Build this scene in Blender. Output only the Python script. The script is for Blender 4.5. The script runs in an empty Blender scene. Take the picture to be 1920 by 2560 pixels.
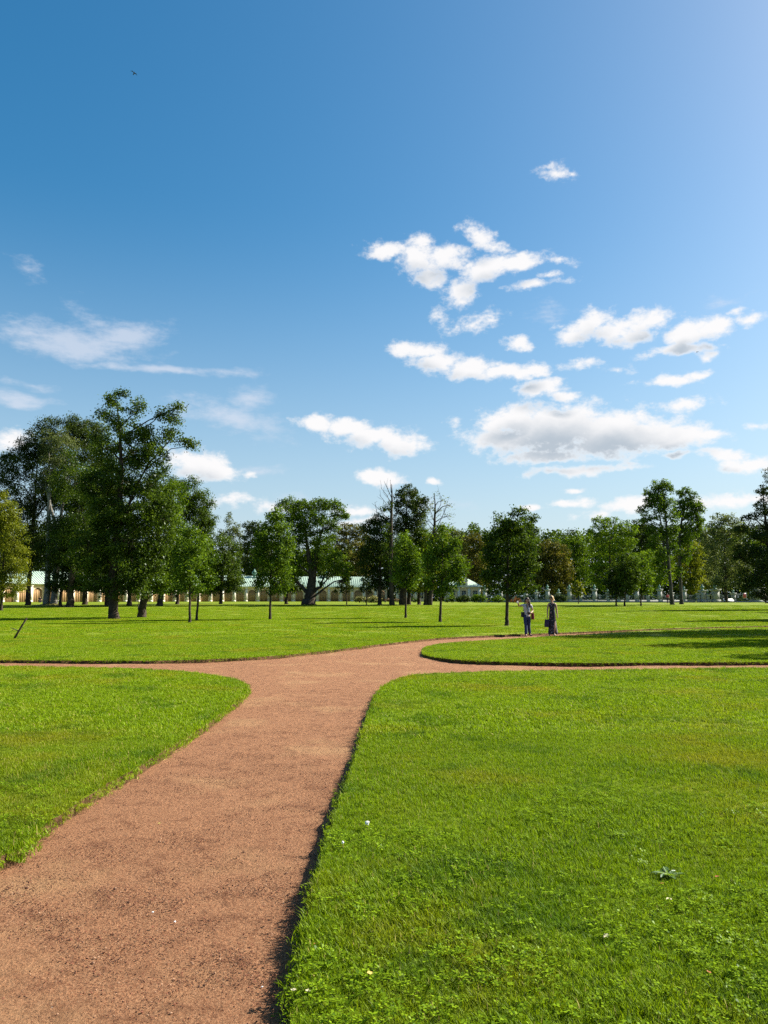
import bpy, bmesh, math, random
import numpy as np
from mathutils import Vector, Matrix, Euler

R = math.radians
SC = bpy.context.scene
COL = SC.collection
random.seed(7)
RNG = np.random.default_rng(11)

# ------------------------------------------------------------------ camera
CAM_H = 1.6
PITCH = math.atan(219 / 1923.0)
FPX = 1923.0
cam_d = bpy.data.cameras.new('camera')
cam = bpy.data.objects.new('camera', cam_d)
COL.objects.link(cam)
cam.location = (0, 0, CAM_H)
cam.rotation_euler = (R(90) + PITCH, 0, 0)
cam_d.sensor_fit = 'AUTO'
cam_d.sensor_width = 36.0
cam_d.lens = 36.0 * FPX / 2560.0
cam_d.clip_start = 0.05
cam_d.clip_end = 9000
SC.camera = cam

# ------------------------------------------------------------------ light
SUN_EL, SUN_ROT = R(36), R(70)
SKY_STRENGTH = 0.05
EXPOSURE = 1.6
sun_d = bpy.data.lights.new('sun', 'SUN')
sun_d.energy = 5.0
sun_d.angle = R(0.53)
sun_d.color = (1.0, 0.93, 0.82)
sun = bpy.data.objects.new('sun', sun_d)
COL.objects.link(sun)
sdir = Vector((math.sin(SUN_ROT) * math.cos(SUN_EL), math.cos(SUN_ROT) * math.cos(SUN_EL), math.sin(SUN_EL)))
sun.rotation_euler = sdir.to_track_quat('Z', 'Y').to_euler()
sun.location = (60, 30, 60)
SC.view_settings.view_transform = 'Standard'
SC.view_settings.look = 'None'
SC.view_settings.gamma = 1.0
SC.view_settings.use_curve_mapping = False
SC.view_settings.exposure = EXPOSURE
SC.render.engine = 'CYCLES'
SC.cycles.max_bounces = 8
SC.cycles.diffuse_bounces = 4
SC.cycles.transmission_bounces = 4
SC.cycles.glossy_bounces = 2
SC.cycles.use_denoising = False
SC.render.film_transparent = False

KS = 1920 / 1659.0          # the 2212-px-high view of the photograph -> its own pixels


def px_dir(u, v):
    a, b = (u - 960) / FPX, (1280 - v) / FPX
    c, s = math.cos(PITCH), math.sin(PITCH)
    return Vector((a, c - b * s, s + b * c))


# ------------------------------------------------------------------ sky
class NT:
    """tiny helper for node trees"""
    def __init__(self, tree):
        self.t = tree
        self.n = tree.nodes
        self.l = tree.links

    def node(self, typ, **kw):
        n = self.n.new(typ)
        for k, v in kw.items():
            setattr(n, k, v)
        return n

    def put(self, sock, v):
        if isinstance(v, bpy.types.NodeSocket):
            self.l.new(v, sock)
        elif v is not None:
            sock.default_value = v

    def math(self, op, a, b=None, c=None, clamp=False):
        n = self.node('ShaderNodeMath', operation=op, use_clamp=clamp)
        self.put(n.inputs[0], a)
        self.put(n.inputs[1], b)
        self.put(n.inputs[2], c)
        return n.outputs[0]

    def vmath(self, op, a, b=None, scale=None):
        n = self.node('ShaderNodeVectorMath', operation=op)
        self.put(n.inputs[0], a)
        self.put(n.inputs[1], b)
        if scale is not None:
            self.put(n.inputs['Scale'], scale)
        return n.outputs['Value'] if op in ('LENGTH', 'DOT_PRODUCT', 'DISTANCE') else n.outputs['Vector']

    def noise(self, vec, scale, detail=4, rough=0.55, dist=0.0, lac=2.0):
        n = self.node('ShaderNodeTexNoise')
        self.put(n.inputs['Vector'], vec)
        n.inputs['Scale'].default_value = scale
        n.inputs['Detail'].default_value = detail
        n.inputs['Roughness'].default_value = rough
        n.inputs['Lacunarity'].default_value = lac
        n.inputs['Distortion'].default_value = dist
        return n

    def ramp(self, fac, lo, hi, a=0.0, b=1.0, smooth=True):
        n = self.node('ShaderNodeMapRange', interpolation_type='SMOOTHSTEP' if smooth else 'LINEAR')
        n.clamp = True
        self.put(n.inputs['Value'], fac)
        n.inputs['From Min'].default_value = lo
        n.inputs['From Max'].default_value = hi
        n.inputs['To Min'].default_value = a
        n.inputs['To Max'].default_value = b
        return n.outputs['Result']

    def mix(self, fac, a, b, blend='MIX'):
        n = self.node('ShaderNodeMix', data_type='RGBA', blend_type=blend)
        n.clamp_factor = True
        self.put(n.inputs[0], fac)
        for s, v in ((n.inputs[6], a), (n.inputs[7], b)):
            if isinstance(v, (tuple, list)) and len(v) == 3:
                v = (*v, 1.0)
            self.put(s, v)
        return n.outputs[2]


# each cloud as a cluster of lobes: u, v, ru, rv, tilt (degrees), weight ; seen in the 2212-px view
CUMULUS = [
    (835, 540, 62, 20, -14, 1), (905, 562, 52, 34, -14, 1), (925, 602, 46, 22, 0, .9), (905, 520, 26, 20, 0, .8), (992, 632, 36, 34, -20, .9),
    (960, 562, 60, 26, 0, .9), (1050, 580, 66, 28, 10, 1), (1115, 570, 50, 17, 8, .9), (1035, 512, 40, 26, -30, .9), (1068, 535, 40, 18, -25, .8),
    (1155, 612, 66, 11, 5, .62), (1025, 698, 52, 20, 12, .62), (1210, 556, 34, 13, -15, .5), (1185, 593, 26, 10, 5, .55), (945, 686, 20, 14, 0, .4),
    (905, 760, 62, 24, -6, 1), (950, 784, 66, 26, 0, 1), (1015, 797, 66, 25, 0, 1), (1085, 797, 62, 19, 4, 1), (1145, 800, 40, 22, 0, 1), (1120, 743, 30, 13, 0, .7),
    (1268, 700, 62, 34, 8, 1), (1320, 717, 56, 26, 0, 1), (1400, 697, 62, 24, 12, 1), (1240, 722, 40, 24, 0, .9), (1375, 730, 60, 18, 0, .9), (1480, 722, 56, 27, 6, 1),
    (1540, 706, 58, 27, 0, 1), (1470, 757, 84, 15, 4, .95), (1525, 770, 28, 14, 0, .8), (1617, 690, 36, 18, 0, .75), (1590, 672, 22, 9, 0, .5),
    (1455, 819, 74, 13, 5, .8), (1510, 808, 34, 10, 0, .7), (1260, 790, 34, 11, 0, .4), (1330, 800, 26, 8, 0, .36),
    (1165, 841, 60, 19, 4, 1), (1215, 860, 42, 14, -8, .9), (1105, 905, 80, 34, 12, 1.05), (1085, 948, 92, 32, 0, 1.05), (1200, 928, 150, 64, 0, 1.3), (1330, 938, 160, 56, -4, 1.3),
    (1460, 942, 100, 36, -4, 1.1), (1530, 938, 66, 17, 4, .8), (1175, 985, 100, 18, -4, 1), (1258, 1017, 122, 12, 3, .8), (1465, 983, 34, 10, 0, .8), (1460, 880, 60, 16, 0, .42), (1630, 912, 26, 9, 0, .5),
    (685, 914, 54, 18, -3, 1), (752, 926, 62, 24, -4, 1), (800, 944, 66, 28, 0, 1), (855, 957, 68, 29, -4, 1), (985, 918, 16, 12, 0, .45),
    (430, 1002, 80, 30, -8, 1), (480, 1020, 46, 18, 0, .9), (540, 1026, 16, 8, 0, .7),
    (820, 1035, 58, 17, -8, 1), (935, 1039, 22, 8, -4, .85),
    (1203, 372, 36, 18, -6, .42), (1194, 355, 13, 11, 0, .35), (1240, 376, 14, 8, 0, .3),
    (1560, 985, 66, 17, -6, 1), (1620, 1006, 80, 20, -4, 1.05), (1680, 1010, 60, 24, 0, 1), (1580, 1082, 100, 17, 2, .9), (1640, 1075, 60, 14, 0, .9), (1360, 1093, 74, 16, 6, .85),
    (1240, 1086, 56, 11, 3, .85), (1240, 1063, 20, 6, 0, .75), (1150, 1096, 26, 9, 0, .6),
    (490, 1084, 56, 15, 0, .7), (770, 1104, 56, 17, 0, .7), (25, 950, 50, 26, 0, .8), (600, 1090, 60, 14, 0, .45), (780, 1130, 70, 12, 0, .6), (1300, 1110, 60, 10, 0, .45),
]
CIRRUS = [
    (165, 742, 190, 44, 2, 1.1), (260, 728, 110, 40, 8, 1.0), (60, 728, 80, 22, -14, .8), (52, 580, 30, 16, -20, .3), (205, 684, 60, 22, -20, .3),
    (372, 803, 210, 12, 5, .75), (40, 860, 76, 18, 0, .9), (500, 905, 130, 36, -14, .85), (540, 860, 46, 34, 30, .6), (60, 832, 70, 9, 0, .5), (1560, 650, 60, 12, 0, .3), (660, 1085, 110, 18, 3, .55),
    (900, 1085, 120, 12, 2, .35), (560, 1010, 60, 10, 0, .4), (1180, 680, 40, 20, 0, .2),
]


def azel(u, v):
    d = px_dir(u, v).normalized()
    return math.atan2(d.x, d.y), math.asin(d.z)


def build_field(name, blobs, nscale, amp, warp, stretch):
    g = bpy.data.node_groups.new(name, 'ShaderNodeTree')
    g.interface.new_socket('Vector', in_out='INPUT', socket_type='NodeSocketVector')
    g.interface.new_socket('Value', in_out='OUTPUT', socket_type='NodeSocketFloat')
    k = NT(g)
    gi, go = k.node('NodeGroupInput'), k.node('NodeGroupOutput')
    p = gi.outputs[0]
    sp = k.vmath('MULTIPLY', p, stretch)
    w = k.noise(sp, nscale * .55, 3, .55)
    off = k.vmath('SCALE', k.vmath('SUBTRACT', w.outputs['Color'], (.5, .5, .5)), scale=warp)
    q = k.vmath('ADD', p, off)
    turned = {0: q}
    for tq in (-20, -10, 10, 20):
        m = k.node('ShaderNodeVectorRotate', rotation_type='Z_AXIS')
        k.l.new(q, m.inputs['Vector'])
        m.inputs['Angle'].default_value = R(-tq)
        turned[tq] = m.outputs[0]
    acc = None
    for (u, v, ru, rv, tilt, wt) in blobs:
        a0, e0 = azel(u * KS, v * KS)
        a1, _ = azel(u * KS + 1, v * KS)
        _, e1 = azel(u * KS, v * KS - 1)
        sx, sy = ru * KS * (a1 - a0) * 1.06, rv * KS * (e1 - e0) * 1.06
        tq = max(-20, min(20, int(round(tilt / 10.0)) * 10))
        c_, s_ = math.cos(R(-tq)), math.sin(R(-tq))
        ca, ce = a0 * c_ - e0 * s_, a0 * s_ + e0 * c_
        f = k.vmath('MULTIPLY_ADD', turned[tq], (1 / sx, 1 / sy, 0))
        f.node.inputs[2].default_value = (-ca / sx, -ce / sy, 0)
        ln = k.vmath('LENGTH', f)
        f = k.math('MULTIPLY_ADD', ln, -wt, wt)
        acc = f if acc is None else k.math('MAXIMUM', acc, f)
    n = k.noise(sp, nscale, 9, .66, 0.0)
    n2 = k.noise(sp, nscale * 4.2, 5, .6)
    acc = k.math('ADD', acc, k.math('MULTIPLY', k.math('SUBTRACT', n2.outputs['Fac'], .5), amp * .22))
    res = k.math('ADD', k.math('MAXIMUM', acc, -1.0), k.math('MULTIPLY', k.math('SUBTRACT', n.outputs['Fac'], .5), amp))
    k.l.new(res, go.inputs[0])
    return g


world = bpy.data.worlds.new('World')
SC.world = world
world.use_nodes = True
wt = NT(world.node_tree)
wt.n.clear()
sky = wt.node('ShaderNodeTexSky', sky_type='NISHITA')
sky.sun_disc = False
sky.sun_elevation = SUN_EL
sky.sun_rotation = SUN_ROT
sky.altitude = 0
sky.air_density = 1.0
sky.dust_density = 1.5
sky.ozone_density = 4.0
hsv = wt.node('ShaderNodeHueSaturation')
hsv.inputs['Hue'].default_value = 0.5
hsv.inputs['Saturation'].default_value = 1.42
hsv.inputs['Value'].default_value = 1.0
gam = wt.node('ShaderNodeGamma')
gam.inputs['Gamma'].default_value = 0.9
wt.l.new(sky.outputs[0], gam.inputs['Color'])
wt.l.new(gam.outputs[0], hsv.inputs['Color'])
tc = wt.node('ShaderNodeTexCoord')
sep = wt.node('ShaderNodeSeparateXYZ')
wt.l.new(tc.outputs['Generated'], sep.inputs[0])
az = wt.math('ARCTAN2', sep.outputs[0], sep.outputs[1])
HALF = R(29)
az = wt.math('SUBTRACT', wt.math('PINGPONG', wt.math('ADD', az, HALF + 8 * HALF), 2 * HALF), HALF)   # the cloud field repeats round the horizon
el = wt.math('ARCSINE', sep.outputs[2])
cv = wt.node('ShaderNodeCombineXYZ')
wt.put(cv.inputs[0], az)
wt.put(cv.inputs[1], el)
P = cv.outputs[0]
g_cu = build_field('cumulus_field', CUMULUS, 30, 2.2, 0.026, (1.0, 1.45, 1.0))
g_th = build_field('cloud_thickness', [c for c in CUMULUS if c[5] >= .9 and c[2] >= 40], 30, 0.55, 0.022, (1.0, 1.45, 1.0))
g_ci = build_field('cirrus_field', CIRRUS, 26, 1.9, 0.035, (.75, 1.7, 1.0))


def grp(g, vec):
    n = wt.node('ShaderNodeGroup')
    n.node_tree = g
    wt.put(n.inputs[0], vec)
    return n.outputs[0]


d1 = grp(g_cu, P)
d2 = grp(g_th, wt.vmath('ADD', P, (0.004, 0.020, 0)))
ci = grp(g_ci, P)
a_cu = wt.math('MULTIPLY', wt.ramp(d1, -0.16, 0.62), .97)
shade = wt.math('MULTIPLY', wt.ramp(d2, -0.15, 1.1), wt.ramp(d1, 0.1, 0.7))
a_ci = wt.math('MULTIPLY', wt.ramp(ci, -0.1, 0.9), 0.62)
lit = (6.6, 6.5, 6.5)
dim = (3.3, 3.75, 4.25)
ccol = wt.mix(shade, lit, dim)
haze = wt.math('POWER', wt.ramp(el, -.02, .50, 1.0, 0.0, False), 1.8)
graded = wt.mix(1.0, hsv.outputs[0], (1.60, 1.49, 1.235), 'MULTIPLY')
sk = wt.mix(haze, graded, (4.00, 4.86, 5.70))
c0 = wt.mix(a_ci, sk, (5.1, 5.35, 6.0))
c1 = wt.mix(a_cu, c0, ccol)
bg = wt.node('ShaderNodeBackground')
wt.put(bg.inputs[0], c1)
bg.inputs[1].default_value = SKY_STRENGTH
out = wt.node('ShaderNodeOutputWorld')
wt.l.new(bg.outputs[0], out.inputs[0])
world.cycles.sampling_method = 'MANUAL'
world.cycles.sample_map_resolution = 512


# ------------------------------------------------------------------ materials
def new_mat(name):
    m = bpy.data.materials.new(name)
    m.use_nodes = True
    k = NT(m.node_tree)
    k.n.clear()
    o = k.node('ShaderNodeOutputMaterial')
    return m, k, o


def surf(name, col, rough=.8, var=.25, scale=3.0, bump=0.0, bscale=None, spec=.3, metallic=0.0, col2=None, coords='Object', detail=6):
    m, k, o = new_mat(name)
    tcn = k.node('ShaderNodeTexCoord')
    v = tcn.outputs[coords]
    n = k.noise(v, scale, detail, .6)
    c2 = col2 or tuple(c * (1 - var) for c in col)
    c1 = col if col2 else tuple(min(1, c * (1 + var)) for c in col)
    colr = k.mix(k.ramp(n.outputs['Fac'], .32, .68), c2, c1)
    b = k.node('ShaderNodeBsdfPrincipled')
    k.put(b.inputs['Base Color'], colr)
    b.inputs['Roughness'].default_value = rough
    b.inputs['Metallic'].default_value = metallic
    b.inputs['Specular IOR Level'].default_value = spec
    if bump:
        bn = k.noise(v, bscale or scale * 4, 6, .65)
        bp = k.node('ShaderNodeBump')
        bp.inputs['Strength'].default_value = bump
        bp.inputs['Distance'].default_value = .05
        k.l.new(bn.outputs['Fac'], bp.inputs['Height'])
        k.l.new(bp.outputs[0], b.inputs['Normal'])
    k.l.new(b.outputs[0], o.inputs[0])
    return m


def leafy(name, c_lo, c_hi, trans=.44, gloss=.010, rough=.42, patch=None, patch2=None):
    """a thin leaf: diffuse + translucent + a little sheen; tint is each leaf's own shade"""
    m, k, o = new_mat(name)
    at = k.node('ShaderNodeAttribute')
    at.attribute_name = 'tint'
    f = at.outputs['Fac']
    col = k.mix(f, c_lo, c_hi)
    if patch:
        geo = k.node('ShaderNodeNewGeometry')
        pc, pscale, lo, hi, amt = patch
        n = k.noise(geo.outputs['Position'], pscale, 4, .6)
        col = k.mix(k.math('MULTIPLY', k.ramp(n.outputs['Fac'], lo, hi), amt), col, pc)
    if patch2:
        pc, pscale, lo, hi, amt = patch2
        n = k.noise(k.vmath('ADD', geo.outputs['Position'], (31, 17, 0)), pscale, 5, .65)
        col = k.mix(k.math('MULTIPLY', k.ramp(n.outputs['Fac'], lo, hi), amt), col, pc)
    d = k.node('ShaderNodeBsdfDiffuse')
    k.put(d.inputs[0], col)
    t = k.node('ShaderNodeBsdfTranslucent')
    k.put(t.inputs[0], k.mix(.55, col, (1.25, 1.2, .35, 1), 'MULTIPLY'))
    mx = k.node('ShaderNodeMixShader')
    mx.inputs[0].default_value = trans
    k.l.new(d.outputs[0], mx.inputs[1])
    k.l.new(t.outputs[0], mx.inputs[2])
    gl = k.node('ShaderNodeBsdfGlossy')
    gl.inputs['Roughness'].default_value = rough
    gl.inputs['Color'].default_value = (.9, .95, 1, 1)
    m2 = k.node('ShaderNodeMixShader')
    m2.inputs[0].default_value = gloss
    k.l.new(mx.outputs[0], m2.inputs[1])
    k.l.new(gl.outputs[0], m2.inputs[2])
    k.l.new(m2.outputs[0], o.inputs[0])
    return m


LEAF = {
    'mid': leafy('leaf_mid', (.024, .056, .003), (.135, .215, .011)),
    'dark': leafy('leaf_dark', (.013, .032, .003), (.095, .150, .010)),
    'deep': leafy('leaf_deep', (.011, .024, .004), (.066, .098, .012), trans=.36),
    'bright': leafy('leaf_bright', (.045, .090, .003), (.180, .275, .011)),
    'yellow': leafy('leaf_yellow', (.055, .080, .004), (.205, .225, .014)),
    'autumn': leafy('leaf_autumn', (.030, .042, .006), (.150, .135, .020)),
    'grey': leafy('leaf_grey', (.040, .062, .016), (.150, .180, .060)),
    'blossom': leafy('leaf_blossom', (.060, .090, .010), (.420, .360, .160), trans=.2),
    'pink': leafy('leaf_pink', (.050, .065, .010), (.340, .170, .130), trans=.2),
    'rust': leafy('leaf_rust', (.060, .050, .010), (.330, .110, .030), trans=.25),
}
BARK = surf('bark', (.045, .036, .027), .95, .45, 2.2, .8, 9, .1)
BARK_PALE = surf('bark_pale', (.15, .145, .125), .9, .35, 2.6, .6, 8, .1)
BARK_GREY = surf('bark_grey', (.058, .054, .046), .92, .4, 2.4, .7, 9, .1)
M_BLADE = leafy('grass_blade', (.048, .098, .002), (.268, .395, .007), trans=.42, gloss=.006, rough=.5, patch=((.270, .235, .016, 1), .42, .48, .68, .5), patch2=((.050, .125, .006, 1), .9, .50, .66, .6))
M_STRAW = surf('straw', (.30, .24, .07), .8, .25, 20)
M_CLOVER = leafy('clover_leaf', (.045, .095, .003), (.215, .330, .010), trans=.38, gloss=.008)


def lawn_material():
    m, k, o = new_mat('lawn_turf')
    geo = k.node('ShaderNodeNewGeometry')
    pos = geo.outputs['Position']
    n1 = k.noise(pos, .55, 4, .6)
    n2 = k.noise(pos, 38, 6, .7)
    n3 = k.noise(pos, 2.6, 5, .65)
    c = k.mix(k.ramp(n2.outputs['Fac'], .35, .65), (.052, .092, .003), (.152, .208, .006))
    c = k.mix(k.math('MULTIPLY', k.ramp(n3.outputs['Fac'], .45, .7), .4), c, (.175, .225, .010))
    c = k.mix(k.math('MULTIPLY', k.ramp(n1.outputs['Fac'], .48, .70), .6), c, (.215, .205, .014))
    b = k.node('ShaderNodeBsdfPrincipled')
    k.put(b.inputs['Base Color'], c)
    b.inputs['Roughness'].default_value = .9
    b.inputs['Specular IOR Level'].default_value = .1
    bp = k.node('ShaderNodeBump')
    bp.inputs['Strength'].default_value = .7
    bp.inputs['Distance'].default_value = .05
    k.l.new(n2.outputs['Fac'], bp.inputs['Height'])
    k.l.new(bp.outputs[0], b.inputs['Normal'])
    k.l.new(b.outputs[0], o.inputs[0])
    return m


M_LAWN = lawn_material()
M_SOIL = surf('cut_soil', (.085, .048, .024), 1, .5, 9, .8, 40, .05)


def path_material():
    m, k, o = new_mat('crushed_brick_path')
    geo = k.node('ShaderNodeNewGeometry')
    pos = geo.outputs['Position']
    big = k.noise(pos, .8, 5, .6)
    mid = k.noise(pos, 5.5, 6, .7, .4)
    fine = k.noise(pos, 70, 5, .75)
    vo = k.node('ShaderNodeTexVoronoi')
    k.l.new(pos, vo.inputs['Vector'])
    vo.inputs['Scale'].default_value = 130
    c = k.mix(k.ramp(fine.outputs['Fac'], .3, .7), (.086, .028, .011), (.300, .144, .071))
    c = k.mix(k.math('MULTIPLY', k.ramp(vo.outputs['Color'], .1, .9), .28), c, (.38, .235, .13))
    c = k.mix(k.math('MULTIPLY', k.ramp(mid.outputs['Fac'], .50, .66), .5), c, (.080, .028, .012))
    c = k.mix(k.math('MULTIPLY', k.ramp(big.outputs['Fac'], .5, .72), .55), c, (.315, .190, .092))
    b = k.node('ShaderNodeBsdfPrincipled')
    k.put(b.inputs['Base Color'], c)
    b.inputs['Roughness'].default_value = .95
    b.inputs['Specular IOR Level'].default_value = .15
    hsum = k.math('ADD', k.math('MULTIPLY', fine.outputs['Fac'], .55), k.math('MULTIPLY', mid.outputs['Fac'], 1.0))
    bp = k.node('ShaderNodeBump')
    bp.inputs['Strength'].default_value = .9
    bp.inputs['Distance'].default_value = .045
    k.l.new(hsum, bp.inputs['Height'])
    k.l.new(bp.outputs[0], b.inputs['Normal'])
    k.l.new(b.outputs[0], o.inputs[0])
    return m


M_PATH = path_material()
M_PEB = [surf('pebble_red', (.13, .046, .024), .9, .4, 300), surf('pebble_dark', (.050, .020, .012), .9, .4, 300), surf('pebble_pale', (.30, .18, .11), .85, .25, 300)]
M_GROUND = surf('far_ground', (.055, .085, .018), 1, .3, .05)
M_PLASTER = surf('ochre_plaster', (.56, .43, .28), .9, .12, .8, .2, 5)
M_CREAM = surf('cream_stucco', (.58, .545, .46), .85, .08, 1.2)
M_BOARD = surf('ochre_boards', (.30, .185, .085), .8, .18, 1.4)
M_ROOF = surf('pale_green_roof_paint', (.28, .37, .295), .6, .08, .4, spec=.4)
M_SEAM = surf('roof_seam_paint', (.30, .45, .36), .6, .08, .6)
M_GLASS = surf('dark_window_glass', (.03, .035, .04), .12, .2, 1, spec=.6)
M_STONE = surf('pale_stone', (.30, .31, .285), .9, .15, 1.6, .3, 8)
M_IRON = surf('green_grey_iron', (.16, .21, .19), .6, .15, 5)
M_COPPER = surf('green_copper', (.12, .22, .18), .7, .2, 5)


# ------------------------------------------------------------------ mesh helpers
def mesh_np(name, verts, faces=None, quads=None, tris=None, mats=(), mat_idx=None, tint=None, smooth=False):
    """verts (N,3); quads (Q,4) and/or tris (T,3) int arrays; tint per face"""
    me = bpy.data.meshes.new(name)
    verts = np.asarray(verts, np.float32)
    me.vertices.add(len(verts))
    me.vertices.foreach_set('co', verts.ravel())
    q = np.zeros((0, 4), np.int32) if quads is None else np.asarray(quads, np.int32).reshape(-1, 4)
    t = np.zeros((0, 3), np.int32) if tris is None else np.asarray(tris, np.int32).reshape(-1, 3)
    loops = np.concatenate([q.ravel(), t.ravel()])
    me.loops.add(len(loops))
    me.loops.foreach_set('vertex_index', loops)
    n = len(q) + len(t)
    me.polygons.add(n)
    starts = np.concatenate([np.arange(len(q)) * 4, len(q) * 4 + np.arange(len(t)) * 3]).astype(np.int32)
    me.polygons.foreach_set('loop_start', starts)
    if mat_idx is not None:
        me.polygons.foreach_set('material_index', np.asarray(mat_idx, np.int32))
    if smooth:
        me.polygons.foreach_set('use_smooth', np.ones(n, bool))
    for m in mats:
        me.materials.append(m)
    if tint is not None:
        a = me.attributes.new('tint', 'FLOAT', 'FACE')
        a.data.foreach_set('value', np.asarray(tint, np.float32))
    me.update(calc_edges=True)
    return me


def link(name, data, parent=None, **props):
    o = bpy.data.objects.new(name, data)
    COL.objects.link(o)
    if parent is not None:
        o.parent = parent
    for k_, v_ in props.items():
        o[k_] = v_
    return o


def thing(name, loc, label, category, group=None, rz=0.0):
    o = bpy.data.objects.new(name, None)
    o.empty_display_size = .2
    COL.objects.link(o)
    o.location = loc
    o.rotation_euler = (0, 0, rz)
    o['label'] = label
    o['category'] = category
    if group:
        o['group'] = group
    return o


class MB:
    """collects boxes, tubes, lathes and faces into one mesh"""
    def __init__(self):
        self.v, self.q, self.t = [], [], []
        self.n = 0

    def add(self, v, q=(), t=()):
        self.v.append(np.asarray(v, float).reshape(-1, 3))
        for f in q:
            self.q.append([i + self.n for i in f])
        for f in t:
            self.t.append([i + self.n for i in f])
        self.n += len(self.v[-1])

    def box(self, x0, x1, y0, y1, z0, z1):
        v = [(x0, y0, z0), (x1, y0, z0), (x1, y1, z0), (x0, y1, z0), (x0, y0, z1), (x1, y0, z1), (x1, y1, z1), (x0, y1, z1)]
        self.add(v, [(0, 3, 2, 1), (4, 5, 6, 7), (0, 1, 5, 4), (1, 2, 6, 5), (2, 3, 7, 6), (3, 0, 4, 7)])

    def frustum(self, x, y, z0, z1, hx0, hy0, hx1, hy1):
        v = [(x - hx0, y - hy0, z0), (x + hx0, y - hy0, z0), (x + hx0, y + hy0, z0), (x - hx0, y + hy0, z0),
             (x - hx1, y - hy1, z1), (x + hx1, y - hy1, z1), (x + hx1, y + hy1, z1), (x - hx1, y + hy1, z1)]
        self.add(v, [(0, 3, 2, 1), (4, 5, 6, 7), (0, 1, 5, 4), (1, 2, 6, 5), (2, 3, 7, 6), (3, 0, 4, 7)])

    def tube(self, pts, rad, n=6, cap=True):
        pts = np.asarray(pts, float)
        rad = np.broadcast_to(np.asarray(rad, float), (len(pts),))
        T = np.gradient(pts, axis=0)
        T /= np.maximum(np.linalg.norm(T, axis=1, keepdims=True), 1e-9)
        ref = np.array([0.0, 1.0, 0.0]) if abs(T[:, 1]).max() < .9 else np.array([1.0, 0.1, 0.0])
        A = np.cross(T, ref)
        A /= np.maximum(np.linalg.norm(A, axis=1, keepdims=True), 1e-9)
        B = np.cross(T, A)
        an = np.arange(n) * 2 * math.pi / n
        ring = A[:, None, :] * np.cos(an)[None, :, None] + B[:, None, :] * np.sin(an)[None, :, None]
        v = (pts[:, None, :] + ring * rad[:, None, None]).reshape(-1, 3)
        m = len(pts)
        q = []
        for i in range(m - 1):
            for j in range(n):
                a, b = i * n + j, i * n + (j + 1) % n
                q.append((a, b, b + n, a + n))
        t = []
        if cap:
            for j in range(1, n - 1):
                t.append((0, j + 1, j))
                t.append(((m - 1) * n, (m - 1) * n + j, (m - 1) * n + j + 1))
        self.add(v, q, t)

    def lathe(self, prof, x=0, y=0, z=0, n=10, sx=1, sy=1):
        m = len(prof)
        v = []
        for (r, h) in prof:
            for j in range(n):
                a = 2 * math.pi * j / n
                v.append((x + r * math.cos(a) * sx, y + r * math.sin(a) * sy, z + h))
        q = []
        for i in range(m - 1):
            for j in range(n):
                a, b = i * n + j, i * n + (j + 1) % n
                q.append((a, b, b + n, a + n))
        t = [(0, j + 1, j) for j in range(1, n - 1)] + [((m - 1) * n, (m - 1) * n + j, (m - 1) * n + j + 1) for j in range(1, n - 1)]
        self.add(v, q, t)

    def mesh(self, name, mat, smooth=False):
        v = np.concatenate(self.v)
        return mesh_np(name, v, quads=self.q or None, tris=self.t or None, mats=[mat] if not isinstance(mat, (list, tuple)) else mat, smooth=smooth)

    def build(self, name, mat, parent=None, smooth=False, **props):
        return link(name, self.mesh(name, mat, smooth), parent, **props)


# ------------------------------------------------------------------ terrain
G_Y = [-300, 50, 70, 90, 104, 122, 150, 250, 5000]
LH = 0.08
G_Z = [LH, LH, .18, .38, .52, .92, 1.0, 1.02, 1.02]


def gz(y):
    return float(np.interp(y, G_Y, G_Z))


def ground_at(u, v, z=None):
    """where the sight line of a pixel meets the lawn (or the level z)"""
    d = px_dir(u, v)
    lo, hi = .3, 400.0
    for _ in range(60):
        m = (lo + hi) / 2
        zz = CAM_H + d.z / d.y * m
        if zz > (gz(m) if z is None else z):
            lo = m
        else:
            hi = m
    return Vector((d.x / d.y * lo, lo, gz(lo) if z is None else z))


def at_depth(u, v, Y):
    d = px_dir(u, v)
    return Vector((d.x / d.y * Y, Y, CAM_H + d.z / d.y * Y))


def smooth_curve(P, step):
    """Catmull-Rom through 2-D points, resampled"""
    P = [np.array(p, float) for p in P]
    P = [2 * P[0] - P[1]] + P + [2 * P[-1] - P[-2]]
    out_ = []
    for i in range(1, len(P) - 2):
        p0, p1, p2, p3 = P[i - 1:i + 3]
        d01, d12, d23 = [max(np.linalg.norm(b - a), 1e-6) ** .5 for a, b in ((p0, p1), (p1, p2), (p2, p3))]
        m1 = (p2 - p1) + d12 * ((p1 - p0) / d01 - (p2 - p0) / (d01 + d12))
        m2 = (p2 - p1) + d12 * ((p3 - p2) / d23 - (p3 - p1) / (d12 + d23))
        L = np.linalg.norm(p2 - p1)
        n = max(2, int(L / step))
        for t in np.arange(n) / n:
            a = 2 * (p1 - p2) + m1 + m2
            b = -3 * (p1 - p2) - 2 * m1 - m2
            out_.append(a * t ** 3 + b * t ** 2 + m1 * t + p1)
    out_.append(P[-2])
    return np.array(out_)


def lip(pts):
    return [tuple(ground_at(u * KS, v * KS, LH)[:2]) for u, v in pts]


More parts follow.
